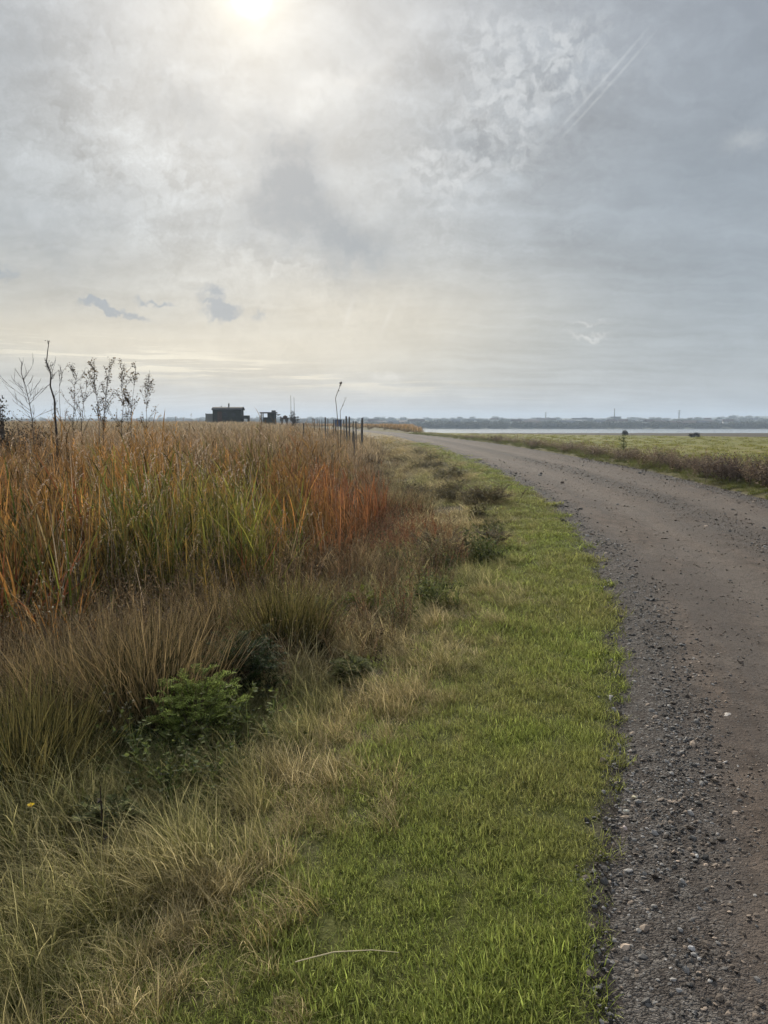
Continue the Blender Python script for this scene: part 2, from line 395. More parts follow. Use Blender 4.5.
# ================================================================== GROUND
def axis(near, far, n, first):
    # symmetrical coordinates, spacing first near zero growing to far
    k = np.linspace(0, 1, n); g = np.log(far/first)/1.0
    return np.unique(np.round(first*n*.5*k + far*(np.exp(6*k)-1)/(math.exp(6)-1), 3))
def prog(g, far, d0=.11):
    v = [0.]
    while v[-1] < far: v.append(v[-1]+max(d0, g*v[-1]))
    v[-1] = far; return np.array(v)
gy = np.concatenate([-prog(.25, 3000, .3)[::-1][:-1], prog(.022, 3000)])
ax = prog(.034, 3000); gx = np.concatenate([-ax[::-1][:-1], ax])
GX, GY = np.meshgrid(gx, gy); GZ = gz(GX, GY)
nx, ny = len(gx), len(gy)
m = bpy.data.meshes.new('ground')
vv = np.stack([GX, GY, GZ], -1).reshape(-1, 3)
ii = np.arange(nx*ny).reshape(ny, nx)
fc = np.stack([ii[:-1, :-1], ii[:-1, 1:], ii[1:, 1:], ii[1:, :-1]], -1).reshape(-1, 4)
m.from_pydata(vv.tolist(), [], fc.tolist()); m.update(); m.polygons.foreach_set('use_smooth', [True]*len(m.polygons))
Sx = (xl(GY)-GX); Rx = GX-xr(GY)
zone = np.where(Sx > 0, Sx, -1).astype(np.float32).ravel(); zr = np.where(Rx > 0, Rx, -1).astype(np.float32).ravel()
a = m.attributes.new('zl', 'FLOAT', 'POINT'); a.data.foreach_set('value', zone)
a = m.attributes.new('zr', 'FLOAT', 'POINT'); a.data.foreach_set('value', zr)
go_ = bpy.data.objects.new('ground', m); C.objects.link(go_); tag(go_, kind='structure')
mt, t = newmat('ground_soil_and_turf')
P = t.node('ShaderNodeTexCoord').outputs['Object']
n = t.noise(P, 2.2, 7, .65); nb = t.noise(P, .07, 6, .6); nfine = t.noise(P, 14., 6, .7)
zl = t.attr('zl'); zrr = t.attr('zr')
soil = t.mix(n, (.022, .018, .012), (.060, .048, .028))
mown = t.mix(nfine, (.045, .048, .014), (.11, .115, .032))
tan = t.mix(n, (.10, .078, .040), (.19, .145, .075))
Yg = t.xyz(P)[1]
lcol = t.mix(t.rng(zl, .8, 1.6), mown, soil)
lcol = t.mix(t.rng(t.m('ADD', zl, t.m('MULTIPLY', nfine, .12)), .22, .06), lcol, (.05, .043, .035))
lcol = t.mix(t.rng(t.m('ADD', Yg, t.m('MULTIPLY', n, 10.)), 38., 60.), lcol, tan)
st1 = t.noise(t.mapping(P, (.012, .09, 1)), 1., 6, .6)
fieldc = t.mix(t.rng(nb, .35, .65), (.115, .125, .020), (.17, .160, .032))
fieldc = t.mix(t.rng(st1, .4, .7, 0., .45), fieldc, (.20, .155, .050))
fieldc = t.mix(t.rng(nfine, .3, .7, 0., .35), fieldc, (.06, .06, .02))
fieldc = t.mix(t.rng(t.m('ADD', Yg, t.m('MULTIPLY', t.xyz(P)[0], 1.)), 205., 222.), fieldc, (.055, .045, .030))
vergec = t.mix(n, (.05, .055, .018), (.13, .10, .045))
rcol = t.mix(t.rng(t.m('ADD', zrr, t.m('MULTIPLY', nb, 2.)), 3., 7.), vergec, fieldc)
isr = t.m('GREATER_THAN', zrr, -.5)
col = t.mix(isr, lcol, rcol)
out(t, pbsdf(t, col, .95, .1, t.m('ADD', n, t.m('MULTIPLY', nfine, .4)), .8, .06))
m.materials.append(mt)

# path ribbon
ys = np.unique(np.round(np.concatenate([np.linspace(-10, 1, 20), np.exp(np.linspace(0, math.log(290), 420))]), 4))
us = np.linspace(0, 1, 70)
YY, UU = np.meshgrid(ys, us, indexing='ij')
xlv = xl(YY); xrv = xr(YY); ragL = (fbm(YY*2.7, YY*0+3, 5, 4)-.5)*.10-.03
XX = (xlv+ragL*np.clip(1-UU*6, 0, 1))+(xrv-xlv)*UU
d_ = UU*(xrv-xlv); W_ = xrv-xlv
crown = .035*np.sin(UU*PI)
rut = -.05*np.exp(-((d_-1.35)/.34)**2)-.05*np.exp(-((d_-3.3)/.38)**2)
bumpz = (fbm(XX*2.5, YY*2.5, 9, 4)-.5)*.035 + (fbm(XX*12, YY*12, 19, 2)-.5)*.012
edge = np.clip(np.minimum(d_, W_-d_)/.22, 0, 1)
ZZ = .006+(crown+rut+bumpz*.8)*edge - .022*(1-edge)
# margin sinks so its rim tucks into the turf
m = bpy.data.meshes.new('gravel_track')
vv = np.stack([XX, YY, ZZ], -1).reshape(-1, 3); ii = np.arange(len(vv)).reshape(len(ys), len(us))
fc = np.stack([ii[:-1, :-1], ii[:-1, 1:], ii[1:, 1:], ii[1:, :-1]], -1).reshape(-1, 4)
m.from_pydata(vv.tolist(), [], fc.tolist()); m.update(); m.polygons.foreach_set('use_smooth', [True]*len(m.polygons))
a = m.attributes.new('across', 'FLOAT', 'POINT'); a.data.foreach_set('value', d_.astype(np.float32).ravel())
a = m.attributes.new('wid', 'FLOAT', 'POINT'); a.data.foreach_set('value', W_.astype(np.float32).ravel())
po = bpy.data.objects.new('gravel_track', m); C.objects.link(po); tag(po, kind='structure')
mt, t = newmat('compacted_gravel')
P = t.node('ShaderNodeTexCoord').outputs['Object']; dd = t.attr('across'); wd = t.attr('wid')
nw = t.noise(P, .9, 5, .6); nm = t.noise(P, 5., 6, .65); nfn = t.noise(P, 45., 4, .7)
v1 = t.node('ShaderNodeTexVoronoi', voronoi_dimensions='2D'); t.set(v1.inputs['Vector'], t.vm('ADD', P, t.vm('SCALE', t.noise(P, 28., 3, .7, color=True), sc=.035))); v1.inputs['Scale'].default_value = 95
v2 = t.node('ShaderNodeTexVoronoi', voronoi_dimensions='2D'); t.set(v2.inputs['Vector'], P); v2.inputs['Scale'].default_value = 32
dw = t.m('ADD', dd, t.m('MULTIPLY', t.m('SUBTRACT', nw, .5), .55))
grav = t.m('SUBTRACT', 1., t.rng(dw, .18, .58))
cen = t.m('EXPONENT', t.m('MULTIPLY', t.m('POWER', t.m('ABSOLUTE', t.m('DIVIDE', t.m('SUBTRACT', dw, 2.35), .34)), 2.), -1.))
rgt = t.rng(t.m('SUBTRACT', wd, dw), .8, .35)
grav = t.m('MAXIMUM', grav, t.m('MAXIMUM', t.m('MULTIPLY', cen, .75), rgt))
mud = t.mix(t.rng(nm, .3, .7), (.050, .037, .029), (.130, .099, .078))
mud = t.mix(t.rng(nw, .4, .7, 0., .8), mud, (.122, .102, .086))
st_ = t.noise(t.mapping(t.comb(dd, t.xyz(P)[1], 0.), (2.2, .16, 1)), 1.3, 5, .6)
mud = t.mix(t.rng(st_, .42, .62, 0., .75), mud, (.075, .064, .057))
for c0_, w0_ in ((1.35, .34), (3.3, .38)):
    q_ = t.m('DIVIDE', t.m('SUBTRACT', dw, c0_), w0_); g2 = t.m('EXPONENT', t.m('MULTIPLY', t.m('MULTIPLY', q_, q_), -1.)); mud = t.mix(t.m('MULTIPLY', g2, .45), mud, (.16, .134, .112))
mud = t.mix(t.rng(t.noise(P, 16., 5, .75), .5, .68, 0., .75), mud, (.045, .034, .027))
cellc = t.xyz(v1.outputs['Color'])[0]
stone = t.mix(cellc, (.036, .033, .031), (.19, .175, .16))
stone = t.mix(t.rng(t.noise(P, 9., 5, .7), .4, .6, 0., .6), stone, (.050, .040, .034))
gcol = t.mix(t.rng(v1.outputs['Distance'], .3, .75, 0., .8), stone, (.04, .034, .03))
mudst = t.m('MULTIPLY', t.rng(v2.outputs['Distance'], .28, .18), t.m('GREATER_THAN', t.xyz(v2.outputs['Color'])[1], .62))
mud = t.mix(t.m('MULTIPLY', mudst, .8), mud, stone)
mud = t.mix(t.rng(nfn, .3, .7, 0., .45), mud, (.06, .05, .042))
col = t.mix(t.m('MULTIPLY', grav, .9), mud, gcol)
hgt = t.m('ADD', t.m('MULTIPLY', t.m('SUBTRACT', 1., v1.outputs['Distance']), t.m('ADD', .25, t.m('MULTIPLY', grav, .75))), t.m('ADD', t.m('MULTIPLY', nfn, .6), t.m('MULTIPLY', mudst, .7)))
out(t, pbsdf(t, col, .95, .12, hgt, .9, .012)); m.materials.append(mt)

# water
b = MB(); b.add([(-700, 205, WATER), (2990, 205, WATER), (2990, 1100, WATER), (-700, 1100, WATER)], [(0, 1, 2, 3)])
mt, t = newmat('estuary_water'); P = t.node('ShaderNodeTexCoord').outputs['Object']
nn = t.noise(t.mapping(P, (.3, 1, 1)), .8, 5, .6)
out(t, pbsdf(t, (.26, .28, .29), .16, .9)); wat = b.build('water', mt); tag(wat, kind='structure')
w.cycles.sampling_method = 'MANUAL'; w.cycles.sample_map_resolution = 384
scene.cycles.max_bounces = 5; scene.cycles.diffuse_bounces = 3; scene.cycles.transmission_bounces = 3; scene.cycles.volume_bounces = 0
scene.cycles.use_adaptive_sampling = True; scene.cycles.adaptive_threshold = .03

# ================================================================== TUFT MESHES
U = random.uniform
WIND = math.radians(195)        # leaves lean a little towards the left of the picture
def waz(bias):                  # azimuth, biased to the wind
    return U(0, 2*PI) if random.random() > bias else WIND+random.gauss(0, .7)
m_inst = blade_mat('plant_fibre_scattered')
def tuft(n, R, L, W, lean, curl, k=4, bias=.35, up=0):
    b = MB()
    for i in range(n):
        q = R*math.sqrt(random.random()); f = U(0, 2*PI); a = waz(bias)
        b.blade((q*math.cos(f), q*math.sin(f), -.02), a, abs(random.gauss(lean[0], lean[1])), U(*curl), U(*L), U(*W), k)
    return b.mesh('tuft', m_inst)
def seedhead(b, p, az, L, w, r):
    for i in range(7):
        t_ = i/7; d = Vector((math.cos(az)*.5+U(-.5, .5), math.sin(az)*.5+U(-.5, .5), U(.1, 1.)))
        b.leaf(Vector(p)-Vector((0, 0, L*(1-t_)*.9)), d, (0, 0, 1), L*.35, w, r, 1.)
def weedtuft(n, R, H, leaf=True, lw=(.008, .02), lean=.22, nl=22):
    b = MB()
    for i in range(n):
        q = R*math.sqrt(random.random()); f = U(0, 2*PI); a = U(0, 2*PI); r = random.random(); L = U(*H)
        top = b.blade((q*math.cos(f), q*math.sin(f), -.02), a, abs(random.gauss(0, lean)), U(-.1, .5), L, U(.004, .009), 5, r)
        vs = b.v[-11:]; sp = [Vector(vs[j*2]) for j in range(5)]+[Vector(vs[-1])]
        for j in range(nl):
            u = U(.25, 1)*5; i0 = min(4, int(u)); p = sp[i0].lerp(sp[i0+1], u-i0); aa = U(0, 2*PI)
            d = Vector((math.cos(aa), math.sin(aa), U(-.2, 1.1)))
            if random.random() < .3:
                e = b.blade(p, aa, U(.5, 1.), U(-.4, .4), U(.06, .2), .004, 2, r)
                for _ in range(3): b.leaf(e, (U(-1, 1), U(-1, 1), U(-.2, 1)), (0, 0, 1), U(*lw)*1.1, U(*lw)*.7, U(0, 1), U(.5, 1))
            elif leaf: b.leaf(p, d, (0, 0, 1), U(*lw)*1.9, U(*lw), U(0, 1), U(.4, 1))
    return b.mesh('weed', m_inst)
def reedtuft(n, R, H, W=(.010, .021)):
    b = MB()
    for i in range(n):
        q = R*math.sqrt(random.random()); f = U(0, 2*PI); r = random.random(); L = U(*H); a = waz(.4)
        bs = (q*math.cos(f), q*math.sin(f), -.02)
        if random.random() < .62:       # strap leaf
            b.blade(bs, a, abs(random.gauss(.06, .07)), U(.0, .9)*U(.3, 1), L*U(.7, 1.02), U(*W), 6, r)
        else:                           # stem with leaves and plume
            ln = abs(random.gauss(.03, .05)); e = b.blade(bs, a, ln, U(0, .25), L*U(.85, 1.08), .006, 5, r)
            vs = b.v[-11:]; sp = [Vector(vs[j*2]) for j in range(5)]+[Vector(vs[-1])]
            for j in range(5):
                u = U(.8, 4.6); i0 = int(u); p = sp[i0].lerp(sp[i0+1], u-i0)
                b.blade(p, waz(.5), U(.25, .7), U(.4, 1.5), U(.18, .42), U(.007, .013), 4, random.random(), None, .4)
            if random.random() < .55: seedhead(b, e, a, U(.1, .2), .012, r)
    return b.mesh('reed', m_inst)

def veg(name, meshes, X, Y, keep, size, tint, tip, label, cat, wpow=.45, lean=.12, sink=0., grow0=5.):
    X, Y = X[keep], Y[keep]; tint, tip = tint[keep], tip[keep]; N = len(X)
    size = np.broadcast_to(size if np.isscalar(size) else size[keep], (N,))
    Z = gz(X, Y)-sink
    rot = np.stack([RNG.normal(0, lean, N), RNG.normal(0, lean, N), RNG.random(N)*2*PI], -1)
    # keep most of the wind direction of each tuft
    rot[:, 2] = RNG.normal(0, .9, N)
    g = np.maximum(1, Y/grow0)**wpow; s_ = size*rand3(N, .8, 1.25)
    scl = np.stack([s_*g, s_*g, s_*rand3(N, .85, 1.15)], -1)
    scatter(name, meshes, np.stack([X, Y, Z], -1), rot, scl, RNG.integers(0, len(meshes), N), tint, tip, label, cat)
    print('VEG', name, N)
def zonesL(X, Y): return xl(Y)-X

# --- short mown turf beside the track
mown_m = [tuft(150, .085, (.02, .07), (.0016, .0032), (.6, .4), (.2, 1.3), 3, .2) for _ in range(7)]
X, Y = candidates(560, 3.5, 1.3, 60, 1.75)
s_ = zonesL(X, Y); nz = fbm(X*1.3, Y*1.3, 21); nz2 = fbm(X*5, Y*5, 31)
lim = np.interp(Y, [1.5, 3, 5, 8, 12, 20, 40], [1.05, .95, .85, .8, .68, .5, .32])
p = (1-ss(-.35, 1.3, (s_-lim)/1.0+(nz-.5)*.9))*ss(.0, .15, s_+(nz2-.5)*.22)
p = np.where(s_ > .015, p, 0)
tint = lerp3((.095, .115, .022), (.18, .205, .045), nz2); tint = mix3(tint, (.21, .185, .07), ss(.42, .7, nz)*.35)
tint = mix3(tint, (.19, .165, .075), ss(.5, 1.3, s_/lim)*.5)
tip = lerp3((.26, .315, .065), (.38, .43, .12), RNG.random(len(X)))
tip = mix3(tip, (.34, .28, .13), ss(.4, .75, nz)*.4+.4*(RNG.random(len(X)) < .22))
n9 = fbm(X*8, Y*8, 37, 2); n4 = fbm(X*3.3, Y*3.3, 39, 2)
veg('mown_grass', mown_m, X, Y, RNG.random(len(X)) < p*(.85+.15*ss(.3, .5, n9)), (.58+.5*n9+.55*ss(.4, .75, n4))*(.85+.25*ss(2.5, 6, Y)), tint, tip, 'short bright green grass edging the gravel track', 'grass', .7, .1, 0, 4)

# --- long tangled grass between the turf and the reeds
long_m = [tuft(100, .11, (.12, .30), (.0016, .0033), (.5, .3), (.4, 1.5), 5, .5) for _ in range(6)] + \
         [tuft(75, .10, (.20, .42), (.0015, .003), (.4, .25), (.6, 1.7), 5, .7) for _ in range(3)]
X, Y = candidates(150, 4, 1.3, 90, 1.55)
s_ = zonesL(X, Y); nz = fbm(X*.9, Y*.9, 41); nz2 = fbm(X*3, Y*3, 51); nz3 = fbm(X*1.7+9, Y*1.7, 61)
lim = np.interp(Y, [1.5, 3, 5, 8, 12, 20, 40], [1.05, .95, .85, .75, .6, .35, .2])
far_ = ss(18, 40, Y)
p = ss(-.6, .65, s_-lim+(nz-.5)*.9)*(1-ss(2.9, 4.2, s_-1.4*ss(8, 25, Y)))*.95
p = p*(1-.75*ss(.58, .72, nz3)*(1-far_))
green = ss(.42, .62, nz)*.8
tint = lerp3((.14, .12, .045), (.25, .195, .08), nz2); tint = mix3(tint, (.095, .12, .028), green)
tip = lerp3((.42, .34, .17), (.64, .53, .30), RNG.random(len(X))); tip = mix3(tip, (.24, .25, .08), green*.6)
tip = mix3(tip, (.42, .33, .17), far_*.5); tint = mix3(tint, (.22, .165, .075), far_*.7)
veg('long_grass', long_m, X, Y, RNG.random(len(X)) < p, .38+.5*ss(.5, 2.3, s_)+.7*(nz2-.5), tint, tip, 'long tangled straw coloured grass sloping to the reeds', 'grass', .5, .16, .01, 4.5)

# --- brown weeds and low dark herbs between grass and reeds
weed_m = [weedtuft(9, .12, (.3, .62)) for _ in range(5)]
herb_m = [weedtuft(14, .14, (.12, .3), True, (.012, .03), .5, 26) for _ in range(4)]
X, Y = candidates(32, 7, 2.2, 90, 1.1)
s_ = zonesL(X, Y); nz = fbm(X*.8, Y*.6, 71); nz2 = fbm(X*2, Y*2, 81)
c0 = np.interp(Y, [2, 4, 6, 9, 14, 21, 60], [3.2, 2.8, 2.45, 2.4, 3.0, 3.8, 4.5])
p = ss(-.9, .1, s_-c0+(nz-.5)*1.2)*(1-ss(1.6, 3.2, s_-c0))*ss(3.4, 5.5, Y)
tint = lerp3((.030, .021, .012), (.080, .055, .030), nz2); tip = lerp3((.10, .068, .038), (.27, .19, .10), RNG.random(len(X)))
red = ss(.45, .6, nz2)*ss(5, 7, Y)*(1-ss(13, 18, Y)); red = red*ss(-1.2, .3, X); tip = mix3(tip, (.25, .08, .035), red*.75)
H_ = np.interp(Y, [3, 6, 10, 20, 50], [.7, .9, .95, .95, 1.0])*(.75+.5*ss(-.3, 1.8, s_-c0))
veg('brown_weeds', weed_m, X, Y, RNG.random(len(X)) < p, H_, tint, tip, 'brittle brown weeds standing in front of the reeds', 'weeds', .45, .15, .02, 7)
X, Y = candidates(16, 5, 2.2, 50, 1.1)
s_ = zonesL(X, Y); nz = fbm(X*1.1, Y*1.1, 91); nz2 = fbm(X*2, Y*2, 101)
p = ss(.9, 1.6, s_)*(1-ss(2.4, 4., s_))*ss(.52, .66, nz)*ss(3, 4.5, Y)
tint = lerp3((.030, .045, .014), (.07, .095, .028), nz2); tip = lerp3((.07, .095, .025), (.17, .18, .06), RNG.random(len(X)))
tint = mix3(tint, (.06, .045, .025), ss(8, 14, Y)*.8); tip = mix3(tip, (.12, .085, .05), ss(8, 14, Y)*.7)
veg('low_herbs', herb_m, X, Y, RNG.random(len(X)) < p, 1.0, tint, tip, 'low dark leafy herbs among the long grass', 'ground cover', .4, .1, .02, 7)

# --- reed bed
reed_m = [reedtuft(30, .26, (1.25, 1.85)) for _ in range(8)]
X, Y = candidates(9.5, 9, 5.0, 60, 1.15, .56, 2.5)
s_ = zonesL(X, Y); nz = fbm(X*.55, Y*.55, 111); nz2 = fbm(X*1.6, Y*1.6, 121); nz4 = fbm(X*.35+4, Y*.35, 131)
edge_ = np.interp(Y, [4, 6, 8, 11, 16, 25, 45], [5.5, 3.8, 3.0, 2.9, 3.5, 4.2, 4.6])+(nz-.5)*1.6
p = ss(-.2, .5, s_-edge_)*(1-.35*ss(22, 40, Y))*(.45+.55*ss(.35, .55, nz2))
H_ = (.55+.43*ss(-.3, 2.0, s_-edge_))*(.76+.24*RNG.random(len(X)))
ang_ = X/Y   # broad stands of reed: amber, green-yellow, rust from left to right
red = ss(-.20, -.08, ang_+(nz2-.5)*.2)*(1-ss(12, 20, Y)); grn = np.exp(-((X+2.2+(nz4-.5)*1.5)/1.1)**2)*(1-ss(9, 14, Y))
tint = lerp3((.011, .010, .005), (.032, .025, .010), nz2)  # dark dead reed bases, darkened further to paint shadow between the stems
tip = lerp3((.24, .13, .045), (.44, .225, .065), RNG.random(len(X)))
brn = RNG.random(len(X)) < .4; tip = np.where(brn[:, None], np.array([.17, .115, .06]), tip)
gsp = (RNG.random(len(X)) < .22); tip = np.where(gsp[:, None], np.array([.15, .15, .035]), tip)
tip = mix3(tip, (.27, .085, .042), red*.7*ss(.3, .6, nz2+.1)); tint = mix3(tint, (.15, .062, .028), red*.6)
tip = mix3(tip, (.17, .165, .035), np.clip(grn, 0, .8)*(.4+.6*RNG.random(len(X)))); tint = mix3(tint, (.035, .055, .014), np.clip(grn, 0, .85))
lf = ss(-.3, -.48, ang_); tip = mix3(tip, (.30, .15, .06), lf*.3)
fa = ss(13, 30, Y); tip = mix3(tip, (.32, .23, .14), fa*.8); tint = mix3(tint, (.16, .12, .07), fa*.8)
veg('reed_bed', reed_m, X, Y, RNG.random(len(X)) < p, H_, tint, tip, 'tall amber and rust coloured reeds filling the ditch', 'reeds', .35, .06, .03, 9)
# broad arching leaves of mixed colour in the front of the bed
sw_m = [tuft(13, .14, (.7, 1.6), (.010, .023), (.14, .12), (.1, 1.1), 7, .5) for _ in range(6)]
X, Y = candidates(15, 9, 5.0, 15, 1., .56, 1.5)
s_ = zonesL(X, Y); nz = fbm(X*.9, Y*.9, 141); ed2 = np.interp(Y, [4, 6, 8, 11, 16], [5.2, 3.6, 2.9, 2.9, 3.6])
p = ss(-.1, .6, s_-ed2)*ss(.36, .55, nz); N = len(X); q = RNG.random(N); pa = X/Y
pal = np.array([[.23, .22, .045], [.10, .13, .03], [.36, .175, .05], [.25, .09, .04], [.34, .26, .13]]); palb = np.array([[.09, .12, .02], [.04, .07, .015], [.16, .08, .02], [.12, .04, .02], [.15, .11, .05]])
wL = ss(-.36, -.44, pa); wG = np.exp(-((pa+.22)/.09)**2); wR = ss(-.13, -.06, pa)
pr = np.stack([.25+1.6*wG, .25+1.1*wG, .5+.3*wL, .12+1.2*wR+1.0*wL, .2+0*pa], -1); pr /= pr.sum(1, keepdims=True); ci = (q[:, None] > np.cumsum(pr, 1)).sum(1).clip(0, 4)
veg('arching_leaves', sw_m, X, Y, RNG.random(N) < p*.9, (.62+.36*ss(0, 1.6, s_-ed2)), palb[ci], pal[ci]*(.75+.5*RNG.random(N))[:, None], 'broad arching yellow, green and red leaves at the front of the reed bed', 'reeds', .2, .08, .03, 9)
# pale seed plumes nodding over the bed
def plumes():
    b = MB()
    for i in range(5):
        a = waz(.7); r = random.random(); p_ = Vector((U(-.15, .15), U(-.15, .15), 0)); L = U(1.35, 1.8)
        e = b.blade(p_, a, U(.02, .12), U(.1, .4), L, .004, 5, r, None, 0.)
        for j in range(26):
            t_ = random.random(); c = Vector(e)+Vector((math.cos(a)*(.02+.10*t_), math.sin(a)*(.02+.10*t_), .04-.16*t_*t_-.02))
            b.leaf(c, (math.cos(a)+U(-.5, .5), math.sin(a)+U(-.5, .5), U(-.9, .2)), (0, 0, 1), U(.02, .04), .007, U(0, 1), 1.)
    return b.mesh('plume', m_inst)
pm = [plumes() for _ in range(6)]
X, Y = candidates(2.6, 9, 5.2, 30, 1., .56, 1.5); s_ = zonesL(X, Y); ed2 = np.interp(Y, [4, 6, 8, 11, 16, 30], [5.2, 3.7, 3.0, 3.0, 3.8, 4.4]); N = len(X)
veg('reed_plumes', pm, X, Y, (s_ > ed2) & (RNG.random(N) < .35+.65*ss(.4, .6, fbm(X, Y, 145))), .68+.27*ss(0, 2., s_-ed2), lerp3((.12, .08, .04), (.2, .14, .07), RNG.random(N)), lerp3((.34, .25, .17), (.62, .52, .42), RNG.random(N)), 'pale nodding seed plumes above the reed leaves', 'reeds', .1, .06, .02, 12)

# --- pale dry marsh far left and beyond, and the bank at the bend
far_m = [tuft(60, .5, (.5, 1.0), (.02, .04), (.25, .2), (.2, 1.), 3, .4) for _ in range(5)]
X, Y = candidates(2.2, 40, 34, 420, 1.45, .56, 4)
s_ = zonesL(X, Y); r_ = X-xr(Y); nz = fbm(X*.06, Y*.03, 151); nz2 = fbm(X*.5, Y*.2, 161)
wet = ss(.042, .05, X/Y)
p = ss(3.2, 5.5, s_)+ss(.3, 2, r_)*ss(110, 135, Y)*(1-wet)
tint = lerp3((.15, .11, .06), (.22, .17, .09), nz2); tip = lerp3((.26, .20, .125), (.36, .28, .17), nz)
tip = mix3(tip, (.33, .20, .09), ss(0, 2, r_)*.8)
veg('dry_marsh', far_m, X, Y, RNG.random(len(X)) < p, .85+.4*nz2, tint, tip, 'pale dry marsh grass stretching to the horizon', 'marsh grass', .25, .08, .05, 60)

# --- right-hand verge and meadow
X, Y = candidates(40, 16, 9, 110, 1.35, .56, 3)
r_ = X-xr(Y); nz = fbm(X*.7, Y*.5, 171); nz2 = fbm(X*2.2, Y*2, 181)
p = ss(-.02, .12, r_+(nz2-.5)*.2)*(1-ss(2.2, 4, r_))*(.7+.3*ss(.3, .5, nz))
tint = lerp3((.065, .085, .02), (.11, .12, .035), nz2); tint = mix3(tint, (.16, .115, .055), ss(.9, 2.2, r_)*.8)
tip = lerp3((.16, .18, .05), (.20, .19, .07), nz); tip = mix3(tip, (.30, .22, .12), ss(.7, 2., r_)*.8)
veg('verge_grass', long_m[:6]+mown_m[:2], X, Y, RNG.random(len(X)) < p, .55+.65*ss(.3, 1.6, r_), tint, tip, 'tan and green rough grass along the far edge of the track', 'grass', .6, .12, .01, 8)
X, Y = candidates(1.6, 30, 16, 200, 1.6, .56, 3)
r_ = X-xr(Y); nz = fbm(X*.05, Y*.03, 191); nz2 = fbm(X*.6, Y*.3, 201)
mead_m = [tuft(70, .55, (.12, .32), (.014, .028), (.35, .25), (.2, 1.), 3, .3) for _ in range(4)]
p = ss(3.5, 6, r_)*np.where(Y > 115, ss(.04, .055, X/Y), 1)
tint = lerp3((.11, .125, .02), (.17, .16, .03), nz); tip = lerp3((.225, .215, .04), (.265, .24, .05), nz2)
p = p*(1-ss(200, 218, Y+X))
veg('meadow_grass', mead_m, X, Y, RNG.random(len(X)) < p, .75, tint, tip, 'olive green meadow grass between the track and the water', 'meadow', .3, .08, .03, 60)

# --- loose stones of the track
m_st, t = newmat('loose_stone'); P = t.node('ShaderNodeTexCoord').outputs['Object']
c = t.vm('MULTIPLY', t.attr('tint', 'INSTANCER', 'Color'), t.mix(t.noise(P, 1.3, 4, .6, dim='3D'), (.7, .7, .7), (1.25, 1.25, 1.25)))
out(t, pbsdf(t, c, .8, .3))
def rock_mesh(seed, sq=.6, sub=1, mat=m_st):
    rnd = random.Random(seed); bm = bmesh.new(); bmesh.ops.create_icosphere(bm, subdivisions=sub, radius=1)
    for v in bm.verts:
        v.co *= rnd.uniform(.72, 1.15); v.co.z *= sq
    for _ in range(3):
        n_ = Vector((rnd.uniform(-1, 1), rnd.uniform(-1, 1), rnd.uniform(-.5, 1))).normalized(); k_ = rnd.uniform(.45, .7)
        for v in bm.verts:
            d_ = v.co.dot(n_)-k_
            if d_ > 0: v.co -= n_*d_
    me = bpy.data.meshes.new('stone'); bm.to_mesh(me); bm.free(); me.materials.append(mat); return me
rocks = [rock_mesh(i, U(.45, .8)) for i in range(8)]
X, Y = candidates(5600, 3.2, 1.4, 34, 2.1, .56, .6)
s_ = xl(Y)-X; d_ = -s_; wid = xr(Y)-xl(Y); nz = fbm(X*1.1, Y*.9, 211); nz2 = fbm(X*5, Y*5, 221)
dw = d_+(nz-.5)*.55
g_ = 1-ss(.22, .62, dw); cen = .4*np.exp(-((dw-2.35)/.35)**2); rg = ss(.9, .3, wid-dw)
p = np.clip(np.maximum.reduce([g_, cen, rg])*(.35+.9*nz2)+.17*ss(.3, .7, nz2), 0, 1)*ss(-.12, .05, d_+(nz2-.5)*.25)*(1-ss(-.02, .15, -(wid-d_)))
k = RNG.random(len(X)) < p; X, Y, d_, wid, g_ = X[k], Y[k], d_[k], wid[k], g_[k]; N = len(X)
rz = .0035+.0075*RNG.random(N)**2.6+.010*(RNG.random(N) < .02); rz = rz*(1+.10*np.maximum(0, Y-3))
u_ = d_/wid; zz = .006+.035*np.sin(np.clip(u_, 0, 1)*PI)-.05*np.exp(-((d_-1.35)/.34)**2)-.05*np.exp(-((d_-3.3)/.38)**2)
ed = np.clip(np.minimum(d_, wid-d_)/.22, 0, 1); bz = (fbm(X*2.5, Y*2.5, 9, 4)-.5)*.035+(fbm(X*12, Y*12, 19, 2)-.5)*.012
zz = .006+(zz-.006+bz*.8)*ed-.022*(1-ed); zz = np.where(d_ < 0, gz(X, Y)+.002, zz)
gray = .03+.22*RNG.random(N)**2; light = RNG.random(N) < .02; gray = np.where(light, .34, gray); gray = np.where(g_ < .3, np.maximum(gray, .085), gray)
tintc = np.stack([gray*1.06, gray, gray*.93], -1); br = (RNG.random(N) < np.where(g_ > .5, .25, .8))[:, None]; tintc = np.where(br, tintc*np.array([1.15, .95, .78]), tintc)
scatter('loose_gravel', rocks, np.stack([X, Y, zz+rz*.25], -1), RNG.random((N, 3))*np.array([.6, .6, 6.28]), np.stack([rz*rand3(N, .8, 1.5), rz, rz*rand3(N, .6, 1.1)], -1), RNG.integers(0, 8, N), tintc, tintc, 'grey gravel scattered thickest along the track edges', 'gravel')
print('STONES', N)

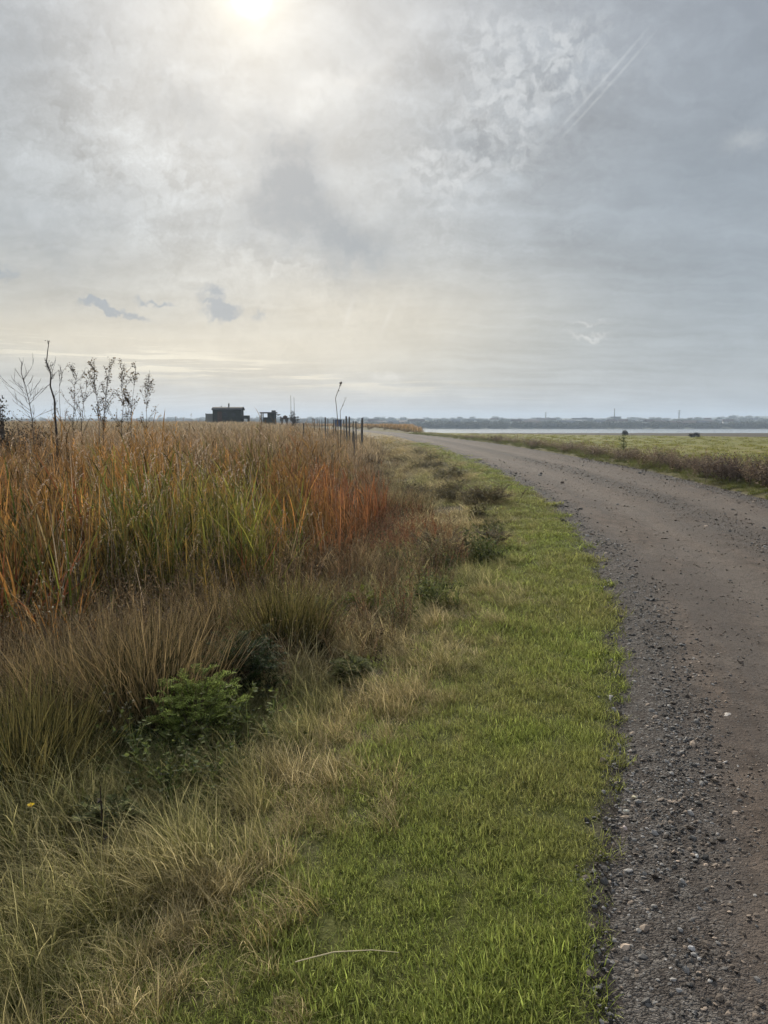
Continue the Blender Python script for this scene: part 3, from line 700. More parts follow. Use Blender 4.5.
# ================================================================== INDIVIDUAL PLANTS
def plantmat(name, base, tip, tr=.35, lo=.25, hi=.9): return blade_mat(name, base, tip, tr, lo, hi)
M_rush = plantmat('rush_green_to_straw', (.022, .026, .009), (.25, .18, .09), .35, .30, 1.0)  # rush bases darkened to paint in the shade gaps between stems
M_rushg = plantmat('rush_green', (.018, .026, .008), (.17, .14, .05), .35, .25, 1.)
M_rusht = plantmat('rush_straw', (.045, .035, .016), (.32, .24, .13), .35, .15, .9)
def tussock(n, R, L, W, lean, curl, mat, bias=.25):
    b = MB()
    for i in range(n):
        q = R*math.sqrt(random.random()); f = U(0, 2*PI); out_ = f+random.gauss(0, .6)
        if random.random() < bias: out_ = WIND+random.gauss(0, .6)
        l = U(*L)*(1-.25*q/R)
        b.blade((q*math.cos(f), q*math.sin(f), -.04), out_, abs(random.gauss(lean*(.3+q/R), .12)), U(*curl), l, U(*W), 6)
    return b.mesh('rush_tussock', mat)
def put(name, me, p, label, cat, group=None, rz=None, sc=1.):
    o = bpy.data.objects.new(name, me); C.objects.link(o); o.location = (p[0], p[1], gzf(p[0], p[1])-.01)
    o.rotation_euler = (0, 0, U(0, 6.28) if rz is None else rz); o.scale = (sc, sc, sc) if not hasattr(sc, '__len__') else sc
    return tag(o, label, cat, group)
RT = 'rush tussocks at the foot of the reeds'
for (px, Yp, L, R, n, M, lab) in [
    (150, 4.35, (.6, 1.05), .34, 1500, M_rush, 'large dark green and straw rush tussock behind the light green feathery plant'),
    (62, 4.5, (.55, 1.05), .36, 1400, M_rush, 'wide arching rush tussock left of the large dark green one'),
    (285, 5.6, (.5, .95), .30, 1200, M_rushg, 'dark green upright rush tussock right of the dark bush'),
    (12, 3.5, (.4, .85), .30, 1300, M_rushg, 'dark green rush tussock at the left picture edge above the yellow flower'),
    (212, 5.9, (.55, .95), .28, 900, M_rush, 'brown tipped rush tussock directly behind the dark green bush'),
    (-8, 4.9, (.6, 1.0), .34, 1000, M_rusht, 'pale straw rush tussock leaning at the far left'),
    (100, 5.7, (.6, .95), .3, 900, M_rusht, 'straw coloured rush tussock in front of the amber reeds on the left'),
    (400, 14.2, (.5, .95), .55, 1000, M_rush, 'dull olive rush tussock where the slope meets the brown weeds, by the red reeds'),
    (355, 8.2, (.35, .7), .28, 700, M_rusht, 'small straw tussock below the rust red reeds')]:
    x = (px-384)/F*Yp*1.01
    put('rush_tussock', tussock(n, R, L, (.003, .0055), .22, (.15, 1.1), M), (x, Yp), lab, 'rush tussock', RT)

# feathery and leafy bushes
def frond(b, p, az, el, L, n, lw, r, droop=.9, h=None):
    p = Vector(p); th = PI/2-el
    pts = [p.copy()]; dirs = []
    for i in range(n):
        t_ = i/n; a = th+droop*t_*t_
        d = Vector((math.cos(az)*math.sin(a), math.sin(az)*math.sin(a), math.cos(a))); p = p+d*(L/n); pts.append(p.copy()); dirs.append(d)
    b.tube(pts, [max(.0008, .0022*(1-i/n)) for i in range(n+1)], 3, r)
    for i in range(1, n+1):
        d = dirs[i-1]; sd = d.cross(Vector((0, 0, 1)));
        if sd.length < .05: sd = d.orthogonal()
        sd.normalize(); k_ = math.sin(PI*(.12+.85*i/n))
        for sg in (-1, 1):
            dd_ = sd*sg+d*.7+Vector((U(-.25, .25), U(-.25, .25), U(-.2, .35))); q = pts[i]
            if lw > .012:
                b.leaf(q, dd_, (0, 0, 1), lw*2.2*k_+.004, lw*k_, U(0, 1), U(.3, 1)); continue
            for j in range(3):
                b.leaf(q+dd_*lw*1.1*j*k_, dd_+Vector((U(-.6, .6), U(-.6, .6), U(-.3, .5))), (0, 0, 1), lw*1.7*k_+.003, lw*.62, U(0, 1), .3+.7*i/n)
def bush(name, x, y, R, H, nf, lw, mf, ms, label, cat, n=11, base_spread=.35):
    z = gzf(x, y)-.02; root = empty(name, (x, y, z), label, cat)
    st = MB(); fo = MB()
    for i in range(nf):
        az = U(0, 2*PI); u = U(0, 1)**.6; e = U(.35, 1.45)
        q = R*base_spread*u; tip = Vector((math.cos(az)*R*u*U(.5, 1), math.sin(az)*R*u*U(.5, 1), H*(U(.25, .95)*(1-.35*u*u))))
        b0 = Vector((math.cos(az)*q*.3, math.sin(az)*q*.3, 0)); mid = b0.lerp(tip, .5)+Vector((0, 0, H*.08))
        if i % 3 == 0: st.tube([b0, mid, tip], [.005, .0035, .0015], 4, U(0, 1))
        r = U(0, 1)
        for _ in range(2): frond(fo, mid.lerp(tip, U(.3, 1)), az+U(-.9, .9), e*U(.5, 1), U(.09, .17)*max(.6, R/.35), n, lw, r)
    st.build('stem', ms, root); fo.build('foliage', mf, root); return root
M_fern = plantmat('light_feathery_leaf', (.09, .13, .025), (.33, .39, .10), .45, .2, .9)
M_dark = plantmat('dark_leaf', (.012, .022, .008), (.045, .068, .020), .25, .2, .9)
M_mid = plantmat('herb_leaf', (.055, .07, .025), (.16, .165, .06), .3, .2, .9)
M_olive = plantmat('faded_olive_leaf', (.06, .05, .028), (.17, .135, .07), .3, .2, .9)
M_stem = simple('weed_stem', (.10, .075, .045))
M_yel = plantmat('yellow_green_leaf', (.10, .13, .025), (.22, .24, .05), .35, .2, .9)
def gx_(px, Y): return (px-384)/F*Y*1.01
bush('feathery_bush', gx_(192, 3.95), 3.95, .25, .50, 130, .009, M_fern, M_stem, 'light green feathery bush at the edge of the dark rushes', 'bush')
bush('dark_bush', gx_(240, 4.6), 4.6, .27, .55, 190, .009, M_dark, M_stem, 'rounded dark green bush behind and right of the feathery one', 'bush')
bush('dark_bush', gx_(122, 3.85), 3.85, .17, .24, 60, .010, M_dark, M_stem, 'low dark green bush in shade left of the feathery one', 'bush')
bush('leafy_herb', gx_(350, 4.9), 4.9, .13, .22, 50, .010, M_mid, M_stem, 'small green leafy herb alone in the straw grass', 'herb')
bush('leafy_herb', gx_(325, 6.3), 6.3, .22, .34, 70, .012, M_yel, M_stem, 'yellow green leafy herb right of the dark upright tussock', 'herb')
bush('leafy_herb', gx_(358, 6.6), 6.6, .2, .34, 60, .012, M_yel, M_stem, 'yellow green leafy herb standing nearest the brown weeds', 'herb')
bush('leafy_herb', gx_(100, 3.05), 3.05, .16, .2, 50, .014, M_mid, M_stem, 'low broad leaved green herb beside the dark stalk near the yellow flower', 'herb')
bush('faded_herb', gx_(440, 9.3), 9.3, .5, .45, 60, .02, M_olive, M_stem, 'spreading dull olive herb on the slope below the olive tussock', 'herb', 9)
bush('faded_herb', gx_(492, 9.9), 9.9, .35, .26, 34, .018, M_olive, M_stem, 'low faded olive herb close to the bright turf edge', 'herb', 9)
bush('faded_herb', gx_(488, 15.5), 15.5, .8, .36, 80, .025, M_olive, M_stem, 'faded brown green herb patch where the turf narrows at the bend', 'herb', 9)

# small things in the near grass
m_yf = simple('yellow_petal', (.80, .55, .02), .6, .1); m_yc = simple('flower_centre', (.45, .26, .02)); m_gs = simple('green_stem', (.07, .10, .03))
x, y = gx_(31, 2.95), 2.95; z0 = gzf(x, y); fl = empty('yellow_flower', (x, y, z0), 'single small yellow flower near the left edge of the grass', 'flower')
fp = atY(31, 806, y); hz_ = fp.z-z0
b = MB(); b.tube([(0, 0, 0), (.01, .01, hz_*.5), (fp.x-x, 0, hz_)], [.0022, .0018, .0015], 5); b.build('stem', m_gs, fl)
b = MB()
for i in range(13):
    a = i*2*PI/13; b.leaf((fp.x-x, 0, hz_+.002), (math.cos(a), math.sin(a)-.25, .35+U(-.1, .1)), (0, 0, 1), .017, .008)
b.build('petals', m_yf, fl)
b = MB(); b.tube([(fp.x-x, 0, hz_-.003), (fp.x-x, -.001, hz_+.005)], [.004, .0055], 8); b.build('flower_centre', m_yc, fl)
m_straw = simple('pale_straw', (.48, .40, .25), .7, .15)
p0, p1 = at(295, 962, .10), at(372, 950, .13)
b = MB(); mid = (p0+p1)/2+Vector((0, 0, .012)); b.tube([(0, 0, 0), mid-p0, p1-p0, (p1-p0)*1.35+Vector((0, 0, -.02))], [.0016, .0015, .0012, .0006], 5)
o = b.build('straw_stalk', m_straw); o.location = p0; tag(o, 'long pale dry straw lying across the green grass near the bottom', 'grass stalk')
m_ds = simple('dark_dead_stalk', (.035, .026, .02))
def stalk(name, pxs, Y, rad, mat, label, cat, buds=0, z=None):
    P_ = [atY(a, b_, Y) for a, b_ in pxs]; g0 = Vector((P_[0].x, Y, gzf(P_[0].x, Y)-.03)); b = MB()
    pts = [g0]+P_; b.tube([q-g0 for q in pts], [rad*(1-.6*i/(len(pts)-1)) for i in range(len(pts))], 5)
    for q in range(buds):
        i = random.randrange(max(1, len(pts)-3), len(pts)); c = pts[i]-g0+Vector((U(-1, 1), U(-1, 1), U(-1, 1)))*rad*2
        for _ in range(3): b.leaf(c, (U(-1, 1), U(-1, 1), U(-.5, 1)), (0, 0, 1), rad*5, rad*3)
    o = b.build(name, mat); o.location = g0; return tag(o, label, cat)
stalk('dead_stalk', [(103, 838), (101, 800), (100, 786)], 2.85, .0045, m_ds, 'short dark dead stalk beside the low green herb', 'dead stalk', 3)
stalk('dead_stalk', [(122, 640), (121, 600), (120, 570)], 5.0, .003, M_stem, 'thin brown stalk rising from the straw rushes', 'dead stalk', 4)
stalk('dry_stalk', [(338, 427), (337, 412), (335.5, 398), (338, 391), (340.3, 386), (341, 384)], 24, .014, M_stem, 'tall crooked dry stalk with a knobbed top beside the fence posts', 'dead stalk', 8)
stalk('dry_stalk', [(340.5, 427), (340.2, 411), (343, 405), (345.3, 399)], 24.3, .012, M_stem, 'shorter dry stalk leaning right next to the knobbed tall one', 'dead stalk', 2)

# seeding herb stems with small pale heads
m_pale = plantmat('pale_seed_head', (.24, .22, .14), (.46, .42, .32), .3)
for (px, top, Yp, lab) in [(55, 560, 4.8, 'thin herb with pale fluffy heads in front of the amber reeds at left'), (85, 500, 6.2, 'taller herb with pale fluffy heads by the dark gap in the reeds'), (118, 690, 3.9, 'thin seeding herb with pale heads left of the feathery bush')]:
    x = gx_(px, Yp); r_ = empty('seeding_herb', (x, Yp, gzf(x, Yp)), lab, 'herb'); tz = atY(px, top, Yp).z-gzf(x, Yp)
    st = MB(); hd = MB()
    for i in range(12):
        a = U(0, 6.28); q = U(.03, .16); zt = tz*U(.7, 1); e = Vector((math.cos(a)*q, math.sin(a)*q, zt)); st.tube([(0, 0, 0), e*.5+Vector((0, 0, .03)), e], [.0025, .002, .001], 4)
        hd = MB()
        for _ in range(14): hd.leaf(e, (U(-1, 1), U(-1, 1), U(-.4, 1)), (0, 0, 1), .012, .005)
        hd.build('seed_head', m_pale, r_)
    st.build('stem', M_stem, r_)

# pale stones lying on the track
def stone_at(px, py, w_, h_, col, label, seed):
    p = at(px, py, .015); me = rock_mesh(seed, h_, 2, simple('stone_surface', col, .8, .3, 4.)); me.polygons.foreach_set('use_smooth', [False]*len(me.polygons))
    o = bpy.data.objects.new('stone', me); C.objects.link(o); o.location = (p.x, p.y, float(gz(np.array([p.x]), np.array([p.y]))[0])*0+.012+w_*.2); o.scale = (w_, w_*.7, w_*.8)
    o.rotation_euler = (0, 0, seed*1.3); tag(o, label, 'stone', 'pale stones on the gravel track')
stone_at(727, 716, .036, .45, (.42, .38, .34), 'flat pale stone lying out on the brown track', 3)
stone_at(634, 797, .013, .7, (.62, .55, .38), 'small cream stone on the gravel edge, farthest of three', 4)
stone_at(626, 811, .013, .7, (.66, .62, .52), 'small white stone by the turf edge, middle of three', 5)
stone_at(625, 828, .016, .7, (.44, .36, .33), 'small pinkish stone by the turf edge, nearest of three', 6)
stone_at(691, 948, .014, .7, (.45, .43, .42), 'whitish stone lowest in the picture among the grey gravel', 7)
stone_at(697, 856, .012, .7, (.48, .46, .42), 'tiny white stone among dark gravel near the brown track', 8)

# ================================================================== SAPLINGS
m_bark = simple('sapling_bark', (.075, .058, .046)); m_bark2 = simple('dead_bark', (.045, .034, .028))
m_leaf = plantmat('sapling_leaf', (.06, .045, .022), (.16, .11, .05), .4)
def sapling(name, pxs, Y, rad, label, nbr, leaves, spread=.5, bark=None, lsz=.035, up=.9, blen=(.25, .6), cat='sapling'):
    P_ = [atY(a, b_, Y) for a, b_ in pxs]; g0 = Vector((P_[0].x+U(-.05, .05), Y, gzf(P_[0].x, Y)-.05))
    root = empty(name, g0, label, cat, 'saplings standing above the reeds'); pts = [Vector((0, 0, 0))]+[q-g0 for q in P_]
    for i in range(1, len(pts)): pts[i].y += U(-.06, .06)
    rad *= .55; tk = MB(); tk.tube(pts, [rad*(1-.75*i/(len(pts)-1)) for i in range(len(pts))], 6); fo = MB(); n = len(pts)-1
    top = pts[-1].z; lo = max(1.6, top*.5)
    blen = (blen[0]*1.4, blen[1]*1.4)
    for i in range(int(nbr*1.35)):
        zt = U(lo, top*.98); k_ = max(j for j in range(n) if pts[j].z <= zt); f = (zt-pts[k_].z)/max(1e-4, pts[k_+1].z-pts[k_].z); q = pts[k_].lerp(pts[k_+1], min(1, f))
        a = U(0, 2*PI); L = U(*blen)*(1.15-.6*(zt-lo)/(top-lo+.01)); d = Vector((math.cos(a)*spread, math.sin(a)*spread, up)).normalized(); bp = [q]
        for j in range(4): d = (d+Vector((U(-.25, .25), U(-.25, .25), U(-.1, .2)))).normalized(); bp.append(bp[-1]+d*L/4)
        tk.tube(bp, [.0048, .0042, .0036, .003, .0022], 4)
        for j in range(2):
            e = bp[random.randint(1, 3)]; dd_ = (d+Vector((U(-.8, .8), U(-.8, .8), U(-.2, .5)))).normalized(); tk.tube([e, e+dd_*L*.25, e+dd_*L*.4+Vector((0, 0, .03))], [.005, .004, .0025], 3); bp.append(e+dd_*L*.4)
        for j in range(int(leaves*1.9)):
            e = random.choice(bp[1:])+Vector((U(-.04, .04), U(-.04, .04), U(-.05, .05))); fo.leaf(e, (U(-1, 1), U(-1, 1), U(-.6, .8)), (U(-.5, .5), U(-.5, .5), 1), lsz*U(.8, 1.6), lsz*U(.7, 1.2))
    tk.build('trunk', bark or m_bark, root)
    if fo.v: fo.build('foliage', m_leaf, root)
    return root
YS = 19.
sapling('sapling', [(33, 420), (30, 402), (25, 388), (22, 372), (22, 361)], YS, .024, 'leafless spreading sapling, leftmost above the reeds', 16, 0, 1.0, None, .03, .8, (.35, .7))
sapling('dead_sapling', [(57, 432), (56, 415), (54.5, 400), (50, 386), (51.5, 374), (46.5, 362), (48.5, 352), (50, 341)], YS-.5, .055, 'thick dark twisted dead stem, tallest above the reeds', 10, 2, .6, m_bark2, .03, .9, (.12, .4))
sapling('sapling', [(61, 424), (59, 400), (60, 372)], YS+.2, .016, 'thin straight twig right beside the twisted dead stem', 4, 3, .4)
sapling('sapling', [(73, 424), (75, 400), (74, 384), (78, 370)], YS, .016, 'slim sapling with sparse dark leaves right of the twisted stem', 12, 6, .6, None, .04, .9, (.2, .45))
sapling('sapling', [(82, 424), (83, 400), (88, 384), (91, 375)], YS+.5, .015, 'thin right leaning sapling, second of the leafy row', 10, 6, .6, None, .04, .9, (.2, .4))
sapling('sapling', [(99, 424), (97, 404), (94, 385), (94, 366)], YS-.3, .018, 'leafy sapling leaning left in the middle of the row', 12, 8, .5, None, .04, 1., (.2, .4))
sapling('sapling', [(103, 426), (105, 404), (108, 380), (110, 361)], YS, .018, 'tallest leafy sapling of the row, standing upright', 15, 9, .45, None, .042, 1., (.2, .42))
sapling('sapling', [(122, 424), (123, 404), (121, 386), (124, 368)], YS+.3, .018, 'bushy leaved sapling third from the right end', 13, 9, .6, None, .042, .9, (.2, .42))
sapling('sapling', [(131, 424), (132, 404), (134, 386), (135, 370)], YS-.2, .016, 'slim dense leaved sapling second from the right end', 12, 9, .5, None, .042, .9, (.2, .4))
sapling('sapling', [(146, 424), (147, 404), (147, 386), (150, 370)], YS, .014, 'narrow leafy sapling, rightmost of the row', 10, 9, .4, None, .04, 1., (.2, .38))
M_sh = plantmat('shrub_leaf', (.03, .026, .018), (.07, .055, .035), .2)
def leafball(name, x, y, rx, h, n, ls, mat, label, cat, group=None, hw=1.):
    z = gzf(x, y)-.03; root = empty(name, (x, y, z), label, cat, group); tk = MB(); fo = MB(); cl = []
    for i in range(max(8, n//50)):
        a = U(0, 6.28); q = rx*math.sqrt(U(0, 1)); zt = h*U(.3, .92)*(1-.4*(q/rx)**2); c = Vector((math.cos(a)*q, math.sin(a)*q*hw, zt)); cl.append((c, U(.28, .5)*min(rx, h)))
        tk.tube([(0, 0, 0), c*.5+Vector((0, 0, h*.1)), c], [.010*h, .007*h, .003*h], 4)
    for i in range(n):
        c, r = random.choice(cl); v = Vector((random.gauss(0, 1), random.gauss(0, 1), random.gauss(0, 1)*.8)).normalized()*r*U(.3, 1.1)
        p = c+v; p.z = max(.01, p.z); fo.leaf(p, (U(-1, 1), U(-1, 1), U(-.5, 1)), (U(-1, 1), U(-1, 1), 1), ls*U(.7, 1.4), ls*U(.5, .9), None, U(.1, 1))
    tk.build('stem', m_bark, root); fo.build('foliage', mat, root); return root
leafball('shrub', gx_(7, 20), 20, .5, 2.95, 2600, .06, M_sh, 'dark rounded shrub at the left edge below the leafless sapling', 'shrub')
leafball('shrub', gx_(28, 21), 21, .9, 2.45, 2600, .055, M_sh, 'low wide dark shrub in the reeds at the foot of the leafless sapling', 'shrub')

# ================================================================== HUT, SHELTER, POSTS
m_hut = simple('dark_stained_board', (.034, .042, .034), .8, .35, 2.); m_roof = simple('tarred_roof', (.055, .055, .055), .85, .2); m_met = simple('weathered_metal', (.09, .085, .08), .6, .3, 2., .4, .4)
m_glass, t = newmat('dark_window_glass'); out(t, pbsdf(t, (.02, .025, .03), .12, .5))
m_pal = simple('pale_grey_panel', (.26, .27, .26), .8, .15); m_rust = simple('rusty_iron', (.085, .045, .03), .8, .4, 3.)
def P3(px, py, Y): return atY(px, py, Y)
YH = 130.; g = YH/F*1.0
hx0, hx1 = P3(214.5, 420, YH).x, P3(242.5, 420, YH).x; zt = P3(228, 410.2, YH).z; gh = gzf((hx0+hx1)/2, YH)
hut = empty('railway_van_hut', ((hx0+hx1)/2, YH, gh), 'long dark hut like an old railway van with a curved roof and chimney', 'hut')
W2 = (hx1-hx0)/2; T = zt-gh; fl_ = .55
b = MB(); b.box(-W2, W2, -1.2, 1.2, fl_, T)
for i in range(17): xx = -W2+i*2*W2/16; b.box(xx-.025, xx+.025, -1.225, -1.2, fl_+.02, T-.02)
b.build('wall', m_hut, hut)
b = MB(); n = 10; vs_ = []; fs = []
for i in range(n+1):
    a = -1+2*i/n; zz_ = T+.48*(1-a*a); 
    for xx in (-W2-.18, W2+.18): vs_ += [(xx, a*1.42, zz_+.0), (xx, a*1.42, zz_+.07)]
for i in range(n):
    o4 = 4*i; fs += [(o4, o4+2, o4+6, o4+4), (o4+1, o4+5, o4+7, o4+3), (o4, o4+4, o4+5, o4+1), (o4+2, o4+3, o4+7, o4+6)]
b.add(vs_, fs)
for sx in (-W2, W2):   # end gables under the curve
    v = [(sx, -1.2, T)]+[(sx, -1+2*i/n*1., T+.48*(1-(-1+2*i/n)**2)*.98) for i in range(n+1)]+[(sx, 1.2, T)]; b.add(v, [tuple(range(len(v)))])
b.build('roof', m_roof, hut)
cx_ = P3(228.8, 405, YH).x-(hx0+hx1)/2; b = MB(); b.tube([(cx_, 0, T+.4), (cx_, 0, T+1.05)], .11, 8); b.tube([(cx_, 0, T+1.02), (cx_, 0, T+1.12)], [.19, .05], 8); b.build('chimney', m_met, hut)
cx_ = P3(221.5, 405, YH).x-(hx0+hx1)/2; b = MB(); b.tube([(cx_, 0, T+.4), (cx_, 0, T+.72)], .07, 8); b.build('vent_pipe', m_met, hut)
dr = MB(); dr.box(-W2+.75, -W2+1.5, -1.26, -1.23, fl_+.1, fl_+2.0); d_o = dr.build('door', simple('brown_door', (.075, .045, .032)), hut)
hb = MB(); hb.box(-W2+1.38, -W2+1.43, -1.30, -1.265, fl_+1., fl_+1.12); hb.build('handle', m_met, d_o)
for wx in (-.3, 1.1):
    f_ = MB()
    for (a0, a1, c0_, c1_) in ((wx-.35, wx+.35, T-1.05, T-1.), (wx-.35, wx+.35, T-.5, T-.45), (wx-.35, wx-.3, T-1., T-.5), (wx+.3, wx+.35, T-1., T-.5)): f_.box(a0, a1, -1.27, -1.23, c0_, c1_)
    wf = f_.build('window', m_hut, hut); q = MB(); q.box(wx-.3, wx+.3, -1.25, -1.235, T-1., T-.5); q.build('pane', m_glass, wf)
b = MB(); b.box(-W2+.2, W2-.2, -.9, -.75, fl_-.15, fl_-.003); b.box(-W2+.2, W2-.2, .75, .9, fl_-.15, fl_-.003)
for xx in (-W2+.7, 0, W2-.7): b.box(xx-.15, xx+.15, -.95, .95, -.1, fl_-.153)
b.build('underframe', m_met, hut)
dx = P3(249, 418, YH).x-(hx0+hx1)/2; b = MB(); zz_ = P3(246, 415.5, YH).z-gh
b.box(W2+.003, dx, -.9, .9, zz_-.55, zz_); b.box(W2+.02, W2+.12, -.8, .8, 0, zz_-.553); b.box(dx-.12, dx-.02, -.8, .8, 0, zz_-.553); b.build('end_platform', m_hut, hut)
# pale tank screen left of the hut
x0_, x1_ = P3(204.8, 414, YH).x, P3(213.8, 414, YH).x; zt2 = P3(210, 413.3, YH).z; gg = gzf(x0_, YH)
sc_ = empty('panel_screen', ((x0_+x1_)/2, YH+.5, gg), 'low pale grey panelled screen against the left end of the hut', 'screen'); w_ = (x1_-x0_)/2
b = MB(); b.box(-w_+.05, w_-.05, -.03, .03, .2, zt2-gg-.05)
for i in range(9): xx = -w_+.1+i*(2*w_-.2)/8; b.box(xx-.02, xx+.02, -.05, -.032, .22, zt2-gg-.08)
b.build('panel', m_pal, sc_)
for xx in (-w_, w_-.1): b = MB(); b.box(xx, xx+.1, -.06, .06, -.1, zt2-gg); b.build('post', m_hut, sc_)
# open shelter
YB = 130.; x0_, x1_ = P3(260.6, 413, YB).x, P3(277.2, 413, YB).x; gg = gzf(x0_, YB); sh = empty('open_shelter', ((x0_+x1_)/2, YB, gg), 'small flat roofed shelter with an open left bay right of the hut', 'shelter')
def lx(px): return P3(px, 413, YB).x-(x0_+x1_)/2
def lz(py): return P3(300, py, YB).z-gg
b = MB(); b.box(lx(260.6), lx(276.6), -1.1, 1.1, lz(413.4), lz(412.2)); b.build('roof', m_roof, sh)
for yy in (-1., .9): b = MB(); b.box(lx(261.6), lx(262.6), yy, yy+.12, 0, lz(413.4)-.003); b.build('post', m_hut, sh)
b = MB(); b.box(lx(268.2), lx(275.4), -.95, 1., 0, lz(413.4)-.003)
for i in range(8): xx = lx(268.4)+i*.16; b.box(xx, xx+.03, -.975, -.952, .05, lz(413.6))
b.build('wall', m_hut, sh)
b = MB(); b.box(lx(272.), lx(275.5), -.5, .5, lz(412.2)+.003, lz(410.4)); b.build('roof_box', m_met, sh)
b = MB(); b.box(lx(262.8), lx(268.), .85, .95, 0, lz(417.3)); b.build('half_wall', m_hut, sh)
b = MB(); b.box(lx(276.2), lx(280.4), -.2, .2, lz(414.8), lz(414.1)); b.tube([(lx(275.42), 0, lz(416.5)), (lx(279.6), 0, lz(414.8))], .05, 5); b.build('side_shelf', m_met, sh)
# low farm cart
x0_ = P3(284.5, 418, YB+3).x; gg = gzf(x0_, YB+3); ct = empty('farm_cart', (x0_, YB+3, gg), 'low rusty cart between the shelter and the round bush', 'cart')
hz1 = P3(284, 416.4, YB+3).z-gg
b = MB(); b.box(-.65, .65, -.5, .5, hz1-.5, hz1-.2); b.box(-.66, -.6, -.5, .5, hz1-.2, hz1-.05); b.build('bed', m_rust, ct)
b = MB(); b.tube([(-.2, 0, hz1-.197), (.1, 0, hz1-.02), (.45, 0, hz1-.197)], [.2, .24, .2], 7); b.build('drum', m_rust, ct)
for xx in (-.42, .42):
    b = MB()
    b.tube([(xx, -.62, hz1-.62), (xx, -.52, hz1-.62)], .3, 14); b.build('wheel', m_met, ct)
b = MB(); b.tube([(.65, 0, hz1-.4), (1.25, 0, hz1-.1)], .035, 5); b.tube([(-.42, -.5, hz1-.62), (-.42, .5, hz1-.62)], .05, 5); b.tube([(.42, -.5, hz1-.62), (.42, .5, hz1-.62)], .05, 5)
for xx in (-.42, .42): b.box(xx-.08, xx+.08, -.45, .45, -.05, hz1-.5)
b.build('drawbar', m_rust, ct)
leafball('round_bush', P3(294, 418, YB-2).x, YB-2, .75, P3(294, 410.0, YB).z-gzf(-15, YB)+.3, 1600, .13, M_sh, 'dark round bush at the foot of the two thin masts', 'bush')
for px, py, lab in ((290.3, 396, 'thin bare mast left of its twin above the round bush'), (293.6, 397.5, 'thin bare mast right of its twin above the round bush')):
    p = P3(px, py, 128.); gg = gzf(p.x, 128.); ms_ = empty('thin_mast', (p.x, 128.5, gg), lab, 'mast', 'pair of thin masts by the shelter')
    b = MB(); b.tube([(0, 0, -.1), (.02, 0, (p.z-gg)*.6), (0, 0, p.z-gg)], [.05, .04, .028], 6); b.build('pole', m_met, ms_)
    b = MB(); b.tube([(-.02, 0, p.z-gg), (-.02, 0, p.z-gg+.08)], .05, 6); b.build('cap', m_met, ms_)
# fence posts
m_post = simple('weathered_post', (.11, .10, .09), .9, .4, 6.)
def post(px, top, Y, wpx, label, lean=0., dx=0., grp='old wooden posts between the reeds and the track'):
    p = P3(px, top, Y); gg = gzf(p.x, Y); h_ = p.z-gg; r = wpx*Y/F/2*.72; lean = U(-.06, .06)
    root = MB(); n = 7; pts = [(0, 0, -.2), (0, 0, h_*.5), (lean, 0, h_-.03), (lean, 0, h_)]
    root.tube(pts, [r*1.05, r, r*.95, r*.8], 7); o = root.build('wooden_post', m_post); o.location = (p.x, Y, gg); o.rotation_euler = (0, 0, U(0, 6))
    return tag(o, label, 'post', grp)
post(361.8, 418, 46, 3.2, 'thickest dark wooden post, last on the right beside the track')
post(346.6, 416.2, 50, 2.6, 'left post of the tall touching pair')
post(349.4, 416.6, 50.5, 2.2, 'right post of the tall touching pair')
post(344.3, 420, 52, 1.5, 'short post just left of the tall touching pair')
post(352.6, 421, 48, 1.5, 'short thin post right of the tall touching pair')
post(356.1, 421.2, 47, 1.9, 'greyish short post between the thin one and the thickest post')
post(354.2, 431, 33, 1.8, 'low dark stump post nearest the viewer in front of the others')
post(333.4, 419.3, 60, 1.5, 'thin post just left of the dry stalks')
post(325.2, 417.2, 66, 2., 'dark upright post at the left end of the row')
post(327.6, 418.8, 68, 1.2, 'thin short post beside the left end post')
post(303.6, 423, 34, 1.9, 'lone thin post among the reed tips left of the row')
for i, px in enumerate((314.2, 317., 319.3, 321.8)):
    post(px, 418.9+.2*i, 95, .9, 'faint distant post in the row of four near the round bush', grp='row of four faint distant posts')
post(274.5-15, 424, 30, 1.6, 'thin grey stake among the reed tips below the shelter')
# two bluish crates between the stalks
m_bl = simple('faded_blue_plastic', (.10, .14, .22), .6, .15)
p = P3(338.3, 424, 58); gg = gzf(p.x, 58); zt3 = P3(338, 419.6, 58).z-gg
wt = empty('water_trough', (p.x, 58, gg), 'bluish trough behind the dry stalks among the posts', 'trough')
b = MB(); w_ = .24; b.box(-w_, w_, -.35, .35, zt3-.5, zt3-.46); b.box(-w_, -w_+.03, -.35, .35, zt3-.457, zt3); b.box(w_-.03, w_, -.35, .35, zt3-.457, zt3); b.box(-w_+.032, w_-.032, -.35, -.32, zt3-.457, zt3); b.box(-w_+.032, w_-.032, .32, .35, zt3-.457, zt3); b.build('tub', m_bl, wt)
for sx in (-w_+.02, w_-.08):
    for sy in (-.33, .27): b = MB(); b.box(sx, sx+.06, sy, sy+.06, -.05, zt3-.503); b.build('leg', m_post, wt)

